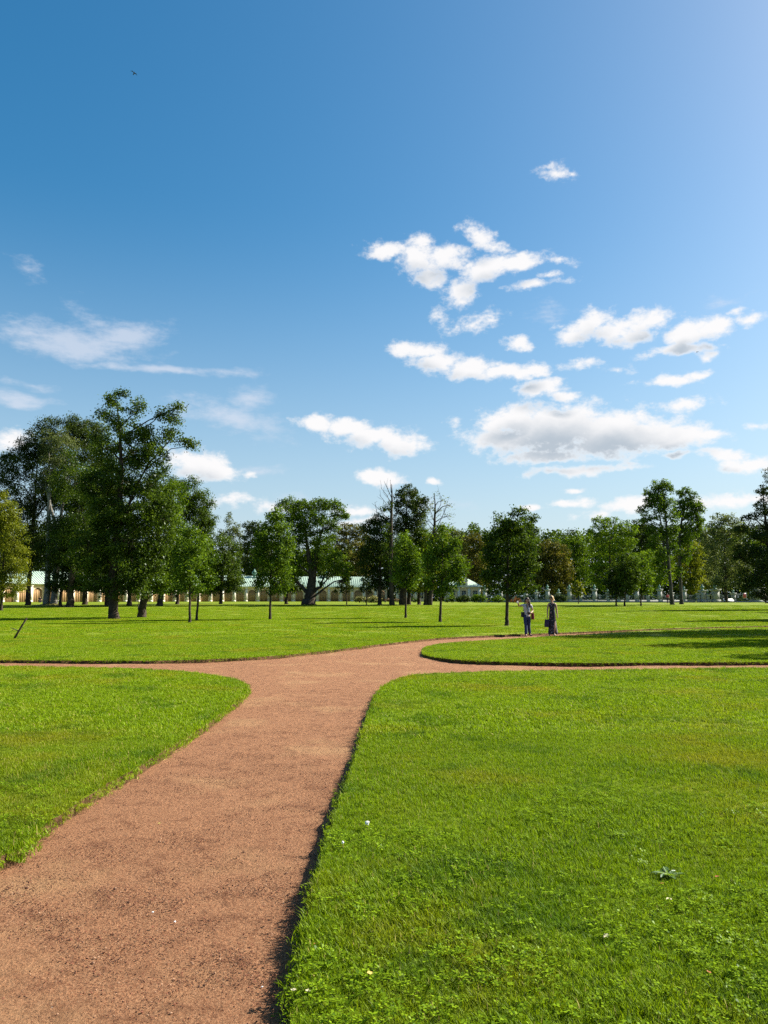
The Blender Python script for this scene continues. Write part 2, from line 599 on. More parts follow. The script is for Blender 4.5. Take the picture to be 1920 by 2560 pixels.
eA = lip([(628, 2212), (650, 2080), (682, 1920), (720, 1782), (757, 1680), (790, 1580), (806, 1527), (822, 1494), (850, 1472), (900, 1459), (1000, 1453), (1200, 1449), (1420, 1446), (1659, 1444)])
d = (np.array(eA[0]) - np.array(eA[1])) / np.linalg.norm(np.array(eA[0]) - np.array(eA[1]))
eA = [tuple(np.array(eA[0]) + d * 9), tuple(np.array(eA[0]) + d * 3)] + eA + [(14, eA[-1][1] + .1), (50, eA[-1][1] + 1.0)]
polyA_edge = smooth_curve(eA, .1)
polyA = np.vstack([polyA_edge, [(50, -6)]])

eB = lip([(0, 1852), (100, 1778), (250, 1683), (400, 1592), (480, 1537), (522, 1505), (535, 1488), (520, 1474), (480, 1463), (400, 1452), (250, 1444), (100, 1441), (0, 1440)])
eB = [(-5.5, 1.2), (-3.6, 3.9)] + eB + [(-14, eB[-1][1] + .2), (-50, eB[-1][1] + .6)]
polyB_edge = smooth_curve(eB, .1)
polyB = np.vstack([polyB_edge, [(-50, 0.5)]])

eC_lo = lip([(915, 1406), (922, 1415), (950, 1421), (1000, 1426), (1100, 1430), (1250, 1432), (1450, 1431), (1659, 1430)])
eC_hi = lip([(918, 1400), (935, 1394), (1000, 1387), (1100, 1381), (1200, 1374.5), (1300, 1368), (1400, 1362.6), (1530, 1358), (1659, 1354.6)])
eC = [(50, eC_lo[-1][1] + 1.5), (16, eC_lo[-1][1] + .1)] + eC_lo[::-1] + eC_hi + [(50, eC_hi[-1][1] + 14)]
polyC = smooth_curve(eC, .15)

eD = lip([(0, 1426), (200, 1427), (350, 1427), (500, 1422), (600, 1416), (700, 1406), (800, 1394), (880, 1385), (950, 1378), (1050, 1373), (1150, 1369), (1250, 1365), (1400, 1359), (1530, 1355), (1659, 1352)])
eD = [(-130, eD[0][1] + 5), (-40, eD[0][1] + .8), (-15, eD[0][1] + .1)] + eD + [(40, eD[-1][1] + 11), (130, eD[-1][1] + 50)]
edgeD = smooth_curve(eD, .14)
edgeD = edgeD[np.concatenate([[True], np.diff(np.maximum.accumulate(edgeD[:, 0])) > 1e-4])]


def jitter(poly, amp):
    n = np.gradient(poly, axis=0)
    n = np.stack([-n[:, 1], n[:, 0]], 1)
    n /= np.maximum(np.linalg.norm(n, axis=1, keepdims=True), 1e-9)
    j = RNG.normal(0, amp, len(poly))
    j = j + np.convolve(RNG.normal(0, amp * 2.2, len(poly)), np.ones(7) / 7, 'same')
    return poly + n * j[:, None], n


def lawn_from_poly(name, edge, closing):
    e, nrm = jitter(edge, .010)
    poly = np.vstack([e, closing]) if len(closing) else e
    area = np.sum(poly[:, 0] * np.roll(poly[:, 1], -1) - np.roll(poly[:, 0], -1) * poly[:, 1])
    outw = nrm if area < 0 else -nrm
    me = bpy.data.meshes.new(name)
    bm = bmesh.new()
    top = [bm.verts.new((x, y, LH)) for x, y in poly]
    f = bm.faces.new(top)
    f.normal_update()
    if f.normal.z < 0:
        f.normal_flip()
    lo = [bm.verts.new((e[i][0] + outw[i][0] * .022, e[i][1] + outw[i][1] * .022, -.03)) for i in range(len(e))]
    for i in range(len(e) - 1):
        s = bm.faces.new((top[i], top[i + 1], lo[i + 1], lo[i]))
        s.material_index = 1
    bmesh.ops.triangulate(bm, faces=[f])
    bm.to_mesh(me)
    bm.free()
    me.materials.append(M_LAWN)
    me.materials.append(M_SOIL)
    return link(name, me, None, kind='structure')


# ground out to the horizon, then the path sheet, then the lawns standing a hand above the path
ys = np.array([-200, -20, 0, 20, 50, 60, 70, 80, 90, 104, 113, 122, 135, 150, 200, 250, 400, 1000, 3500.])
xs = np.array([-3000, -500, -150, -60, 0, 60, 150, 500, 3000.])
gv = [(x, y, gz(y) - .11) for y in ys for x in xs]
gq = [(j * len(xs) + i, j * len(xs) + i + 1, (j + 1) * len(xs) + i + 1, (j + 1) * len(xs) + i) for j in range(len(ys) - 1) for i in range(len(xs) - 1)]
link('ground', mesh_np('ground', gv, quads=gq, mats=[M_GROUND]), None, kind='structure')

# path sheet with a fine grid near the viewer so that its surface is gently uneven
px_ = np.concatenate([[-60, -30, -14], np.linspace(-9, 9, 130), [14, 30, 60, 80.]])
py_ = np.concatenate([[-6, -1], np.linspace(1, 26, 180), [30, 40, 62.]])
XX, YY = np.meshgrid(px_, py_)
ZZ = .006 * np.sin(XX * 2.1 + 1.3 * np.sin(YY * 1.7)) + .006 * np.sin(YY * 2.7 + XX) + RNG.normal(0, .0022, XX.shape)
pv = np.stack([XX, YY, ZZ], -1).reshape(-1, 3)
W = len(px_)
ii = (np.arange(len(py_) - 1)[:, None] * W + np.arange(W - 1)[None, :]).ravel()
link('gravel_path', mesh_np('gravel_path', pv, quads=np.stack([ii, ii + 1, ii + W + 1, ii + W], 1), mats=[M_PATH], smooth=True), None, kind='structure')

lawn_from_poly('lawn', polyA_edge, polyA[len(polyA_edge):])
lawn_from_poly('lawn', polyB_edge, polyB[len(polyB_edge):])
lawn_from_poly('lawn', polyC, [])

# the far lawn: columns from its cut edge back to the trees
eDj, nD = jitter(edgeD, .012)
rows = np.concatenate([[0], np.linspace(0.02, 1, 26) ** 1.6])
yend = 260.0
vv = []
for (x, y) in eDj:
    for s in rows:
        yy = y + (yend - y) * s
        xx = x * (1 + .0 * s)
        vv.append((xx, yy, gz(yy)))
nr, nc = len(rows), len(eDj)
qi = []
for i in range(nc - 1):
    for j in range(nr - 1):
        a = i * nr + j
        qi.append((a, a + nr, a + nr + 1, a + 1))
midx = [0] * len(qi)
base = len(vv)
for (x, y) in eDj:
    vv.append((x + .01, y - .03, -.03))
for i in range(nc - 1):
    qi.append((base + i, base + i + 1, (i + 1) * nr, i * nr))
    midx.append(1)
link('lawn', mesh_np('lawn', vv, quads=qi, mats=[M_LAWN, M_SOIL], mat_idx=midx), None, kind='structure')
polyD = np.vstack([edgeD, [(130, 260), (-130, 260)]])


# ------------------------------------------------------------------ grass and gravel
def inside(pts, poly):
    x, y = pts[:, 0], pts[:, 1]
    res = np.zeros(len(pts), bool)
    x1, y1 = poly[:, 0], poly[:, 1]
    x2, y2 = np.roll(x1, -1), np.roll(y1, -1)
    for a, b, c, e in zip(x1, y1, x2, y2):
        if b == e:
            continue
        cond = ((b > y) != (e > y)) & (x < (c - a) * (y - b) / (e - b) + a)
        res ^= cond
    return res


def edge_dist(pts, poly):
    best = np.full(len(pts), 1e9)
    for i in range(0, len(poly), 1):
        dd = (pts[:, 0] - poly[i, 0]) ** 2 + (pts[:, 1] - poly[i, 1]) ** 2
        np.minimum(best, dd, out=best)
    return np.sqrt(best)


LAWNS = [polyA, polyB, polyC, polyD]
EDGES = [polyA_edge, polyB_edge, polyC, edgeD]


def sample_area(y0, y1, dens_fn, margin=1.5, slope=.58, seed=0):
    """random points in the viewer's field between two depths, with a margin on each side"""
    rng = np.random.default_rng(seed)
    res = []
    edges = np.linspace(y0, y1, 24)
    for a, b in zip(edges[:-1], edges[1:]):
        m = (a + b) / 2
        hw = slope * m + margin
        n = int(2 * hw * (b - a) * dens_fn(m))
        res.append(np.stack([rng.uniform(-hw, hw, n), rng.uniform(a, b, n)], 1))
    return np.vstack(res)


def in_lawn(p):
    r = np.zeros(len(p), bool)
    for q in LAWNS:
        r |= inside(p, q)
    return r


def scatter(name, pts, rot, scl, idx, sources, **props):
    me = bpy.data.meshes.new(name)
    me.vertices.add(len(pts))
    me.vertices.foreach_set('co', np.asarray(pts, np.float32).ravel())
    a = me.attributes.new('rot', 'FLOAT_VECTOR', 'POINT')
    a.data.foreach_set('vector', np.asarray(rot, np.float32).ravel())
    a = me.attributes.new('scl', 'FLOAT', 'POINT')
    a.data.foreach_set('value', np.asarray(scl, np.float32))
    a = me.attributes.new('idx', 'INT', 'POINT')
    a.data.foreach_set('value', np.asarray(idx, np.int32))
    o = link(name, me, None, kind='stuff', **props)
    g = bpy.data.node_groups.new(name + '_scatter', 'GeometryNodeTree')
    g.interface.new_socket('Geometry', in_out='INPUT', socket_type='NodeSocketGeometry')
    g.interface.new_socket('Geometry', in_out='OUTPUT', socket_type='NodeSocketGeometry')
    k = NT(g)
    gi, go = k.node('NodeGroupInput'), k.node('NodeGroupOutput')
    iop = k.node('GeometryNodeInstanceOnPoints')
    k.l.new(gi.outputs[0], iop.inputs['Points'])
    jn = k.node('GeometryNodeJoinGeometry')
    for sme in reversed(sources):
        so = bpy.data.objects.new(sme.name, sme)
        oi = k.node('GeometryNodeObjectInfo')
        oi.inputs['Object'].default_value = so
        ti = k.node('GeometryNodeGeometryToInstance')
        k.l.new(oi.outputs['Geometry'], ti.inputs[0])
        k.l.new(ti.outputs[0], jn.inputs[0])
    k.l.new(jn.outputs[0], iop.inputs['Instance'])
    iop.inputs['Pick Instance'].default_value = True

    def attr(nm, typ):
        n = k.node('GeometryNodeInputNamedAttribute', data_type=typ)
        n.inputs['Name'].default_value = nm
        return n.outputs['Attribute']
    k.l.new(attr('idx', 'INT'), iop.inputs['Instance Index'])
    e2r = k.node('FunctionNodeEulerToRotation')
    k.l.new(attr('rot', 'FLOAT_VECTOR'), e2r.inputs[0])
    k.l.new(e2r.outputs[0], iop.inputs['Rotation'])
    k.l.new(attr('scl', 'FLOAT'), iop.inputs['Scale'])
    k.l.new(iop.outputs[0], go.inputs[0])
    md = o.modifiers.new('scatter', 'NODES')
    md.node_group = g
    return o


def blade_mesh(name, n, radius, h0, h1, w, lean, seed, mat=None, straw=.02):
    """n curved blades (a quad and a tip triangle each) standing in a small disc"""
    rng = np.random.default_rng(seed)
    r = radius * np.sqrt(rng.random(n))
    a = rng.random(n) * 2 * math.pi
    bx, by = r * np.cos(a), r * np.sin(a)
    h = rng.uniform(h0, h1, n) * rng.uniform(.7, 1.1, n)
    d_ = rng.random(n) * 2 * math.pi
    ln = np.abs(rng.normal(lean, lean * .5, n)) * h
    fx, fy = np.cos(d_), np.sin(d_)
    sx, sy = -fy, fx
    ww = w * rng.uniform(.7, 1.3, n) / 2
    V = np.zeros((n, 5, 3))
    V[:, 0] = np.stack([bx - sx * ww, by - sy * ww, np.full(n, -.006)], 1)
    V[:, 1] = np.stack([bx + sx * ww, by + sy * ww, np.full(n, -.006)], 1)
    mx, my = bx + fx * ln * .35, by + fy * ln * .35
    V[:, 2] = np.stack([mx + sx * ww * .8, my + sy * ww * .8, h * .6], 1)
    V[:, 3] = np.stack([mx - sx * ww * .8, my - sy * ww * .8, h * .6], 1)
    V[:, 4] = np.stack([bx + fx * ln, by + fy * ln, h], 1)
    o_ = np.arange(n)[:, None] * 5
    q = o_ + np.array([[0, 1, 2, 3]])
    t = o_ + np.array([[3, 2, 4]])
    tint = rng.beta(2, 2, n)
    mi = (rng.random(n) < straw).astype(int)
    return mesh_np(name, V.reshape(-1, 3), quads=q, tris=t, mats=[mat or M_BLADE, M_STRAW], mat_idx=np.concatenate([mi, mi]), tint=np.concatenate([tint, tint]))


def lump(x, y, s):
    """smooth pseudo-noise 0..1 for clumpiness"""
    return .5 + .25 * np.sin(x * s + 1.7 * np.sin(y * s * .8 + .5)) + .25 * np.sin(y * s * 1.3 + 2.1 * np.sin(x * s * .6 + 2))


def rots(n, rng, tilt=.12):
    return np.stack([rng.normal(0, tilt, n), rng.normal(0, tilt, n), rng.uniform(0, 6.283, n)], 1)


near_src = [blade_mesh('grass_tuft', 14, .030, .018, .040, .0030, .75, s) for s in range(4)]
p = sample_area(1.9, 9.0, lambda y: 2600 if y < 5 else 1700, 1.0, .58, 1)
p = p[in_lawn(p)]
rng = np.random.default_rng(2)
sc_ = rng.uniform(.65, 1.25, len(p)) * (.75 + .5 * lump(p[:, 0], p[:, 1], 2.3))
scatter('grass', np.c_[p, np.full(len(p), LH)], rots(len(p), rng), sc_, rng.integers(0, 4, len(p)), near_src)

mid_src = [blade_mesh('grass_tuft', 30, .075, .020, .040, .0055, 1.0, 20 + s) for s in range(4)]
p = sample_area(8.6, 32, lambda y: 260 if y < 16 else 140, 2.5, .57, 3)
p = p[in_lawn(p)]
sc_ = rng.uniform(.8, 1.2, len(p)) * (.8 + .4 * lump(p[:, 0], p[:, 1], 1.1))
scatter('grass', np.c_[p, np.full(len(p), LH)], rots(len(p), rng), sc_, rng.integers(0, 4, len(p)), mid_src)

far_src = [blade_mesh('grass_patch', 190, .6, .022, .045, .016, 1.2, 40 + s) for s in range(4)]
p = sample_area(31, 115, lambda y: 2.4 if y < 60 else 1.5, 4, .56, 5)
p = p[in_lawn(p)]
near_edge = np.minimum(edge_dist(p, edgeD), edge_dist(p, polyC))
p = p[near_edge > .6]
z = np.interp(p[:, 1], G_Y, G_Z)
scatter('grass', np.c_[p, z], rots(len(p), rng, .0), rng.uniform(.85, 1.2, len(p)), rng.integers(0, 4, len(p)), far_src)
# the cut edges of the lawns carry a ragged fringe
fr, hang = [], []
for e in EDGES:
    e = e[(e[:, 1] > 1.8) & (e[:, 1] < 75) & (np.abs(e[:, 0]) < .58 * e[:, 1] + 2.5)]
    for rep in range(3):
        fr.append(e + RNG.normal(0, .035, e.shape))
    hang.append(e + RNG.normal(0, .014, e.shape))
    hang.append(e + RNG.normal(0, .014, e.shape))
fr = np.vstack(fr)
fr = fr[in_lawn(fr)]
far_f = fr[:, 1] > 8
scatter('grass', np.c_[fr, np.where(far_f, LH, LH - .004)], rots(len(fr), rng, .25), np.where(far_f, RNG.uniform(.7, 1.15, len(fr)), RNG.uniform(.45, .75, len(fr))), rng.integers(0, 4, len(fr)), mid_src)

hang = np.vstack(hang)
hang = hang[(hang[:, 1] < 26)]
hang = hang[(hang[:, 0] < -.2) | (hang[:, 1] > 9) | (RNG.random(len(hang)) < .45)]
hang = np.vstack([hang, hang[(hang[:, 0] < .2) & (hang[:, 1] < 14)] + RNG.normal(0, .02, hang[(hang[:, 0] < .2) & (hang[:, 1] < 14)].shape)])
scatter('grass', np.c_[hang, np.full(len(hang), LH - .02) - RNG.random(len(hang)) * .04], rots(len(hang), rng, .55), RNG.uniform(.5, .95, len(hang)), rng.integers(0, 4, len(hang)), mid_src)

# clover and other broad leaves in the nearest turf


def clover_mesh(seed, n=7):
    r_ = np.random.default_rng(seed)
    V, Q, tint = [], [], []
    for i in range(n):
        cx, cy = r_.normal(0, .022, 2)
        h = r_.uniform(.018, .038)
        s = r_.uniform(.0045, .0085)
        a0 = r_.random() * 6.28
        for j in range(3):
            a = a0 + j * 2.094
            dx, dy = math.cos(a), math.sin(a)
            px2, py2 = -dy, dx
            z = h + r_.normal(0, .003)
            tl = r_.normal(.15, .25)
            b = len(V)
            V += [(cx, cy, z), (cx + dx * s + px2 * s * .65, cy + dy * s + py2 * s * .65, z + tl * s), (cx + dx * s * 1.7, cy + dy * s * 1.7, z + tl * s * 1.2), (cx + dx * s - px2 * s * .65, cy + dy * s - py2 * s * .65, z + tl * s)]
            Q.append((b, b + 1, b + 2, b + 3))
            tint.append(r_.random())
    return mesh_np('clover_sprig', V, quads=Q, mats=[M_CLOVER], tint=tint)


p = sample_area(1.9, 6.5, lambda y: 620, .8, .58, 9)
p = p[in_lawn(p)]
keep = (lump(p[:, 0] + 3, p[:, 1], 2.9) * lump(p[:, 0], p[:, 1] + 5, 5.3) + RNG.normal(0, .3, len(p))) > (.26 + .08 * (p[:, 1] - 2))
p = p[keep]
scatter('clover', np.c_[p, np.full(len(p), LH)], rots(len(p), rng, .2), rng.uniform(.7, 1.5, len(p)), rng.integers(0, 3, len(p)), [clover_mesh(s) for s in (1, 2, 3)])


def pebble_mesh(seed, mat):
    r_ = np.random.default_rng(seed)
    bm = bmesh.new()
    bmesh.ops.create_icosphere(bm, subdivisions=1, radius=1)
    for v in bm.verts:
        v.co *= r_.uniform(.7, 1.2)
        v.co.z *= .6
    me = bpy.data.meshes.new('pebble')
    bm.to_mesh(me)
    bm.free()
    me.materials.append(mat)
    return me


p = sample_area(1.9, 14, lambda y: 6500 if y < 4.5 else (3600 if y < 8 else 1300), .6, .54, 12)
p = p[~in_lawn(p)]
p = p[(lump(p[:, 0], p[:, 1], 9.0) * .6 + lump(p[:, 0] + 2, p[:, 1], 3.7) * .4 + rng.normal(0, .16, len(p))) > .46]
sz = np.exp(rng.normal(math.log(.0024), .36, len(p)))
scatter('gravel', np.c_[p, .004 + rng.normal(0, .003, len(p))], rng.uniform(0, 6.28, (len(p), 3)) * np.array([.1, .1, 1]), sz, rng.choice(3, len(p), p=[.47, .40, .13]), [pebble_mesh(i, M_PEB[i]) for i in range(3)])

# ------------------------------------------------------------------ the arcaded gallery
def gallery():
    ctrl = []
    for u, Y in ((-260, 158), (-120, 170), (60, 185), (200, 196), (360, 208), (500, 219), (650, 228), (800, 233), (988, 236)):
        q = at_depth(u, 1500, Y)
        ctrl.append((q.x, q.y))
    c = smooth_curve(ctrl, .5)
    s = np.concatenate([[0], np.cumsum(np.linalg.norm(np.diff(c, axis=0), axis=1))])
    BW = 3.55
    nb = int(s[-1] / BW)
    pt = lambda t: np.array([np.interp(t, s, c[:, 0]), np.interp(t, s, c[:, 1])])
    z0 = .98
    H = 4.35
    root = thing('gallery_building', (pt(s[-1] / 2)[0], pt(s[-1] / 2)[1], z0), 'long low ochre arcaded gallery with white pilasters and pale green metal roof', 'building')
    bx, by = root.location.x, root.location.y
    # one bay: wall with an arched opening, a boarded arch set back in it, a pilaster at its left
    hw = BW / 2
    aw, spring, crown, dep = 1.13, 2.55, 3.45, .34
    arc = [(-aw, 0.0), (-aw, spring)] + [(-aw * math.cos(math.pi * i / 10), spring + (crown - spring) * math.sin(math.pi * i / 10)) for i in range(1, 10)] + [(aw, spring), (aw, 0.0)]
    w = MB()
    w.add([(-hw, 0, 0), (-aw, 0, 0), (-aw, 0, H), (-hw, 0, H)], [(0, 1, 2, 3)])
    w.add([(aw, 0, 0), (hw, 0, 0), (hw, 0, H), (aw, 0, H)], [(0, 1, 2, 3)])
    top = arc[1:-1]
    for (x1, h1), (x2, h2) in zip(top[:-1], top[1:]):
        w.add([(x1, 0, h1), (x2, 0, h2), (x2, 0, H), (x1, 0, H)], [(0, 1, 2, 3)])
    for (x1, h1), (x2, h2) in zip(arc[:-1], arc[1:]):
        w.add([(x1, 0, h1), (x2, 0, h2), (x2, dep, h2), (x1, dep, h1)], [(0, 3, 2, 1)])
    m_wall = w.mesh('wall', M_PLASTER)
    b = MB()
    nbd = 5
    for k_ in range(nbd):
        x0, x1 = -aw + 2 * aw * k_ / nbd + .035, -aw + 2 * aw * (k_ + 1) / nbd - .035
        b.box(x0, x1, dep - .10 + .02 * (k_ % 2), dep + .02, -.05, crown + .02)
    b.box(-aw - .1, aw + .1, dep + .021, dep + .08, -.05, crown + .1)
    m_board = b.mesh('arch_panel', M_BOARD)
    pl = MB()
    pl.box(-.36, .36, -.42, -.003, 0, .42)
    pl.box(-.30, .30, -.36, -.003, .42, H - .62)
    pl.box(-.35, .35, -.41, -.003, H - .62, H - .42)
    pl.box(-.40, .40, -.47, -.003, H - .42, H - .26)
    m_pil = pl.mesh('pilaster', M_CREAM)
    for i in range(nb):
        a, e = pt(i * BW), pt((i + 1) * BW)
        mid, tdir = (a + e) / 2, (e - a) / np.linalg.norm(e - a)
        rz = math.atan2(tdir[1], tdir[0])
        for nm, me, off in (('wall', m_wall, 0), ('arch_panel', m_board, 0), ('pilaster', m_pil, -hw)):
            o = link(nm, me, root)
            o.location = (mid[0] + tdir[0] * off - bx, mid[1] + tdir[1] * off - by, 0)
            o.rotation_euler = (0, 0, rz)
    # cornice and roof follow the curve
    ts = np.arange(0, nb * BW + .01, BW)
    P = np.array([pt(t) for t in ts])
    T = np.gradient(P, axis=0)
    T /= np.linalg.norm(T, axis=1, keepdims=True)
    N = np.stack([T[:, 1], -T[:, 0]], 1)       # towards the lawn

    def ribbon(profile, nm, mat):
        V, Q = [], []
        m = len(profile)
        for i in range(len(P)):
            for (o_, h_) in profile:
                V.append((P[i, 0] + N[i, 0] * o_ - bx, P[i, 1] + N[i, 1] * o_ - by, h_))
        for i in range(len(P) - 1):
            for j in range(m - 1):
                a = i * m + j
                Q.append((a, a + m, a + m + 1, a + 1))
        return link(nm, mesh_np(nm, V, quads=Q, mats=[mat]), root)
    ribbon([(.002, H - .26), (.42, H - .26), (.42, H - .14), (.62, H - .05), (.62, H + .06), (-.4, H + .06)], 'cornice', M_CREAM)
    ribbon([(.74, H + .07), (.74, H + .14), (-5.6, H + 3.35), (-5.9, H + 3.35), (-12, H + .3)], 'roof', M_ROOF)
    ribbon([(-11.5, H + .3), (-11.5, 0)], 'back_wall', M_PLASTER)
    # standing seams of the metal roof: too fine to pick apart, joined
    sm = MB()
    step = .62
    for t in np.arange(0.3, nb * BW, step):
        q = np.array([np.interp(t, ts, P[:, 0]), np.interp(t, ts, P[:, 1])])
        n = np.array([np.interp(t, ts, N[:, 0]), np.interp(t, ts, N[:, 1])])
        tt = np.array([-n[1], n[0]])
        V = []
        for (o_, h_) in ((.74, H + .142), (-5.6, H + 3.352)):
            for sx, dz in ((-.035, 0), (0, .10), (.035, 0)):
                V.append((q[0] + n[0] * o_ + tt[0] * sx - bx, q[1] + n[1] * o_ + tt[1] * sx - by, h_ + dz))
        sm.add(V, [(0, 1, 4, 3), (1, 2, 5, 4)])
    o = sm.build('roof_seams', M_SEAM, root)
    o['kind'] = 'stuff'
    # chimney and a small copper roof urn
    def on_roof(u, back):
        best = min(range(len(P)), key=lambda i: abs(P[i, 0] / P[i, 1] - (u - 960) / FPX))
        return P[best] - N[best] * back
    q = on_roof(815, 5.2)
    ch = MB()
    ch.box(q[0] - bx - .55, q[0] - bx + .55, q[1] - by - .4, q[1] - by + .4, H + 2.2, H + 4.3)
    ch.box(q[0] - bx - .7, q[0] - bx + .7, q[1] - by - .52, q[1] - by + .52, H + 4.3, H + 4.5)
    ch.build('chimney', M_CREAM, root)
    cc = MB()
    cc.frustum(q[0] - bx, q[1] - by, H + 4.5, H + 5.0, .6, .45, .15, .12)
    cc.build('chimney_cap', M_COPPER, root)
    q = on_roof(638, 4.6)
    ur = MB()
    ur.lathe([(.45, 0), (.45, .5), (.28, .7), (.35, .9), (.75, 1.4), (.7, 1.9), (.3, 2.2), (.2, 2.5), (.02, 2.8)], q[0] - bx, q[1] - by, H + 2.7, 10)
    ur.build('roof_urn', M_COPPER, root)
    return root


gallery()


def hip_house(name, label, u0, u1, Y, deep, H, RH, nwin, gable=False):
    a, e = at_depth(u0, 1500, Y), at_depth(u1, 1500, Y)
    cx, w = (a.x + e.x) / 2, (e.x - a.x) / 2
    root = thing(name, (cx, Y, .98), label, 'building')
    m = MB()
    # front wall between the window openings, then sides and back
    xs_ = [-w]
    ww = .62
    cents = [-w + (2 * w) * (i + .5) / nwin for i in range(nwin)]
    for c_ in cents:
        m.add([(xs_[-1], 0, 0), (c_ - ww, 0, 0), (c_ - ww, 0, H), (xs_[-1], 0, H)], [(0, 1, 2, 3)])
        m.add([(c_ - ww, 0, 0), (c_ + ww, 0, 0), (c_ + ww, 0, .9), (c_ - ww, 0, .9)], [(0, 1, 2, 3)])
        m.add([(c_ - ww, 0, 3.1), (c_ + ww, 0, 3.1), (c_ + ww, 0, H), (c_ - ww, 0, H)], [(0, 1, 2, 3)])
        for q in ([(c_ - ww, 0, .9), (c_ - ww, .3, .9), (c_ - ww, .3, 3.1), (c_ - ww, 0, 3.1)], [(c_ + ww, 0, .9), (c_ + ww, .3, .9), (c_ + ww, .3, 3.1), (c_ + ww, 0, 3.1)],
                  [(c_ - ww, 0, 3.1), (c_ + ww, 0, 3.1), (c_ + ww, .3, 3.1), (c_ - ww, .3, 3.1)], [(c_ - ww, 0, .9), (c_ + ww, 0, .9), (c_ + ww, .3, .9), (c_ - ww, .3, .9)]):
            m.add(q, [(0, 1, 2, 3)])
        xs_.append(c_ + ww)
    m.add([(xs_[-1], 0, 0), (w, 0, 0), (w, 0, H), (xs_[-1], 0, H)], [(0, 1, 2, 3)])
    m.add([(w, 0, 0), (w, deep, 0), (w, deep, H), (w, 0, H)], [(0, 1, 2, 3)])
    m.add([(-w, deep, 0), (-w, 0, 0), (-w, 0, H), (-w, deep, H)], [(0, 1, 2, 3)])
    m.add([(w, deep, 0), (-w, deep, 0), (-w, deep, H), (w, deep, H)], [(0, 1, 2, 3)])
    m.build('wall', M_PLASTER, root)
    for c_ in cents:
        g = MB()
        g.box(c_ - ww, c_ + ww, .20, .26, .9, 3.1)
        wo = g.build('window', M_GLASS, root)
        f = MB()
        for x in (c_ - ww + .04, c_, c_ + ww - .04):
            f.box(x - .04, x + .04, .15, .198, .9, 3.1)
        for z in (.95, 1.9, 2.6, 3.05):
            f.box(c_ - ww, c_ + ww, .165, .195, z - .03, z + .03)
        f.build('frame', M_CREAM, wo)
    p_ = MB()
    p_.box(-.34, .34, -.26, -.003, 0, H - .4)
    p_.box(-.42, .42, -.34, -.003, H - .4, H - .2)
    me = p_.mesh('pilaster', M_CREAM)
    for i in range(nwin + 1):
        o = link('pilaster', me, root)
        o.location = (-w + .36 + (2 * w - .72) * i / nwin, 0, 0)
    c_ = MB()
    c_.box(-w - .45, w + .45, -.5, deep + .45, H - .19, H + .05)
    c_.build('cornice', M_CREAM, root)
    r = MB()
    ov = .6
    z0, z1 = H + .055, H + RH
    ry0, ry1 = deep * .5, deep * .5
    rx = max(.4, w - deep * .45)
    r.add([(-w - ov, -ov, z0), (w + ov, -ov, z0), (w + ov, deep + ov, z0), (-w - ov, deep + ov, z0), (-rx, ry0, z1), (rx, ry1, z1)], [(0, 1, 5, 4), (2, 3, 4, 5)], [(1, 2, 5), (3, 0, 4)])
    r.build('roof', M_ROOF, root)
    sm = MB()
    for x in np.arange(-rx, rx, .65):
        sm.add([(x - .03, -ov, z0 + .005), (x, -ov, z0 + .1), (x + .03, -ov, z0 + .005), (x - .03, ry0, z1 + .005), (x, ry0, z1 + .1), (x + .03, ry0, z1 + .005)], [(0, 1, 4, 3), (1, 2, 5, 4)])
    o = sm.build('roof_seams', M_SEAM, root)
    o['kind'] = 'stuff'
    if gable:
        gm = MB()      # a pedimented dormer with a round-headed light
        gm.add([(-1.0, -.5, H + .05), (1.0, -.5, H + .05), (1.0, -.5, H + 1.7), (0, -.5, H + 2.6), (-1.0, -.5, H + 1.7), (-1.0, 3, H + .05), (1.0, 3, H + .05), (1.0, 3, H + 1.7), (0, 3, H + 2.6), (-1.0, 3, H + 1.7)],
               [(0, 1, 2, 4), (1, 6, 7, 2), (5, 0, 4, 9)], [(4, 2, 3)])
        d_ = gm.build('dormer', M_CREAM, root)
        gr = MB()
        gr.add([(-1.25, -.75, H + 1.55), (0, -.75, H + 2.75), (1.25, -.75, H + 1.55), (-1.25, 3.2, H + 1.55), (0, 3.2, H + 2.75), (1.25, 3.2, H + 1.55)], [(0, 1, 4, 3), (1, 2, 5, 4)])
        gr.build('dormer_roof', M_COPPER, d_)
        gl = MB()
        pts_ = [(-.42, -.51, H + .4), (.42, -.51, H + .4), (.42, -.51, H + 1.2)] + [(.42 * math.cos(a), -.51, H + 1.2 + .42 * math.sin(a)) for a in np.linspace(.4, 2.7, 5)] + [(-.42, -.51, H + 1.2)]
        gl.add([(0, -.511, H + .9)] + pts_, [], [(0, i, i % len(pts_) + 1) for i in range(1, len(pts_) + 1)])
        gl.build('dormer_window', M_GLASS, d_)
    return root


hip_house('pavilion_house', 'pale hip-roofed pavilion at the right end of the gallery behind tree trunks', 990, 1066, 232, 9, 4.5, 3.3, 3)
hip_house('gatehouse', 'small cream gatehouse with green hipped roof and a dormer, right of the pavilion', 1118, 1202, 212, 10, 4.1, 3.0, 3, True)


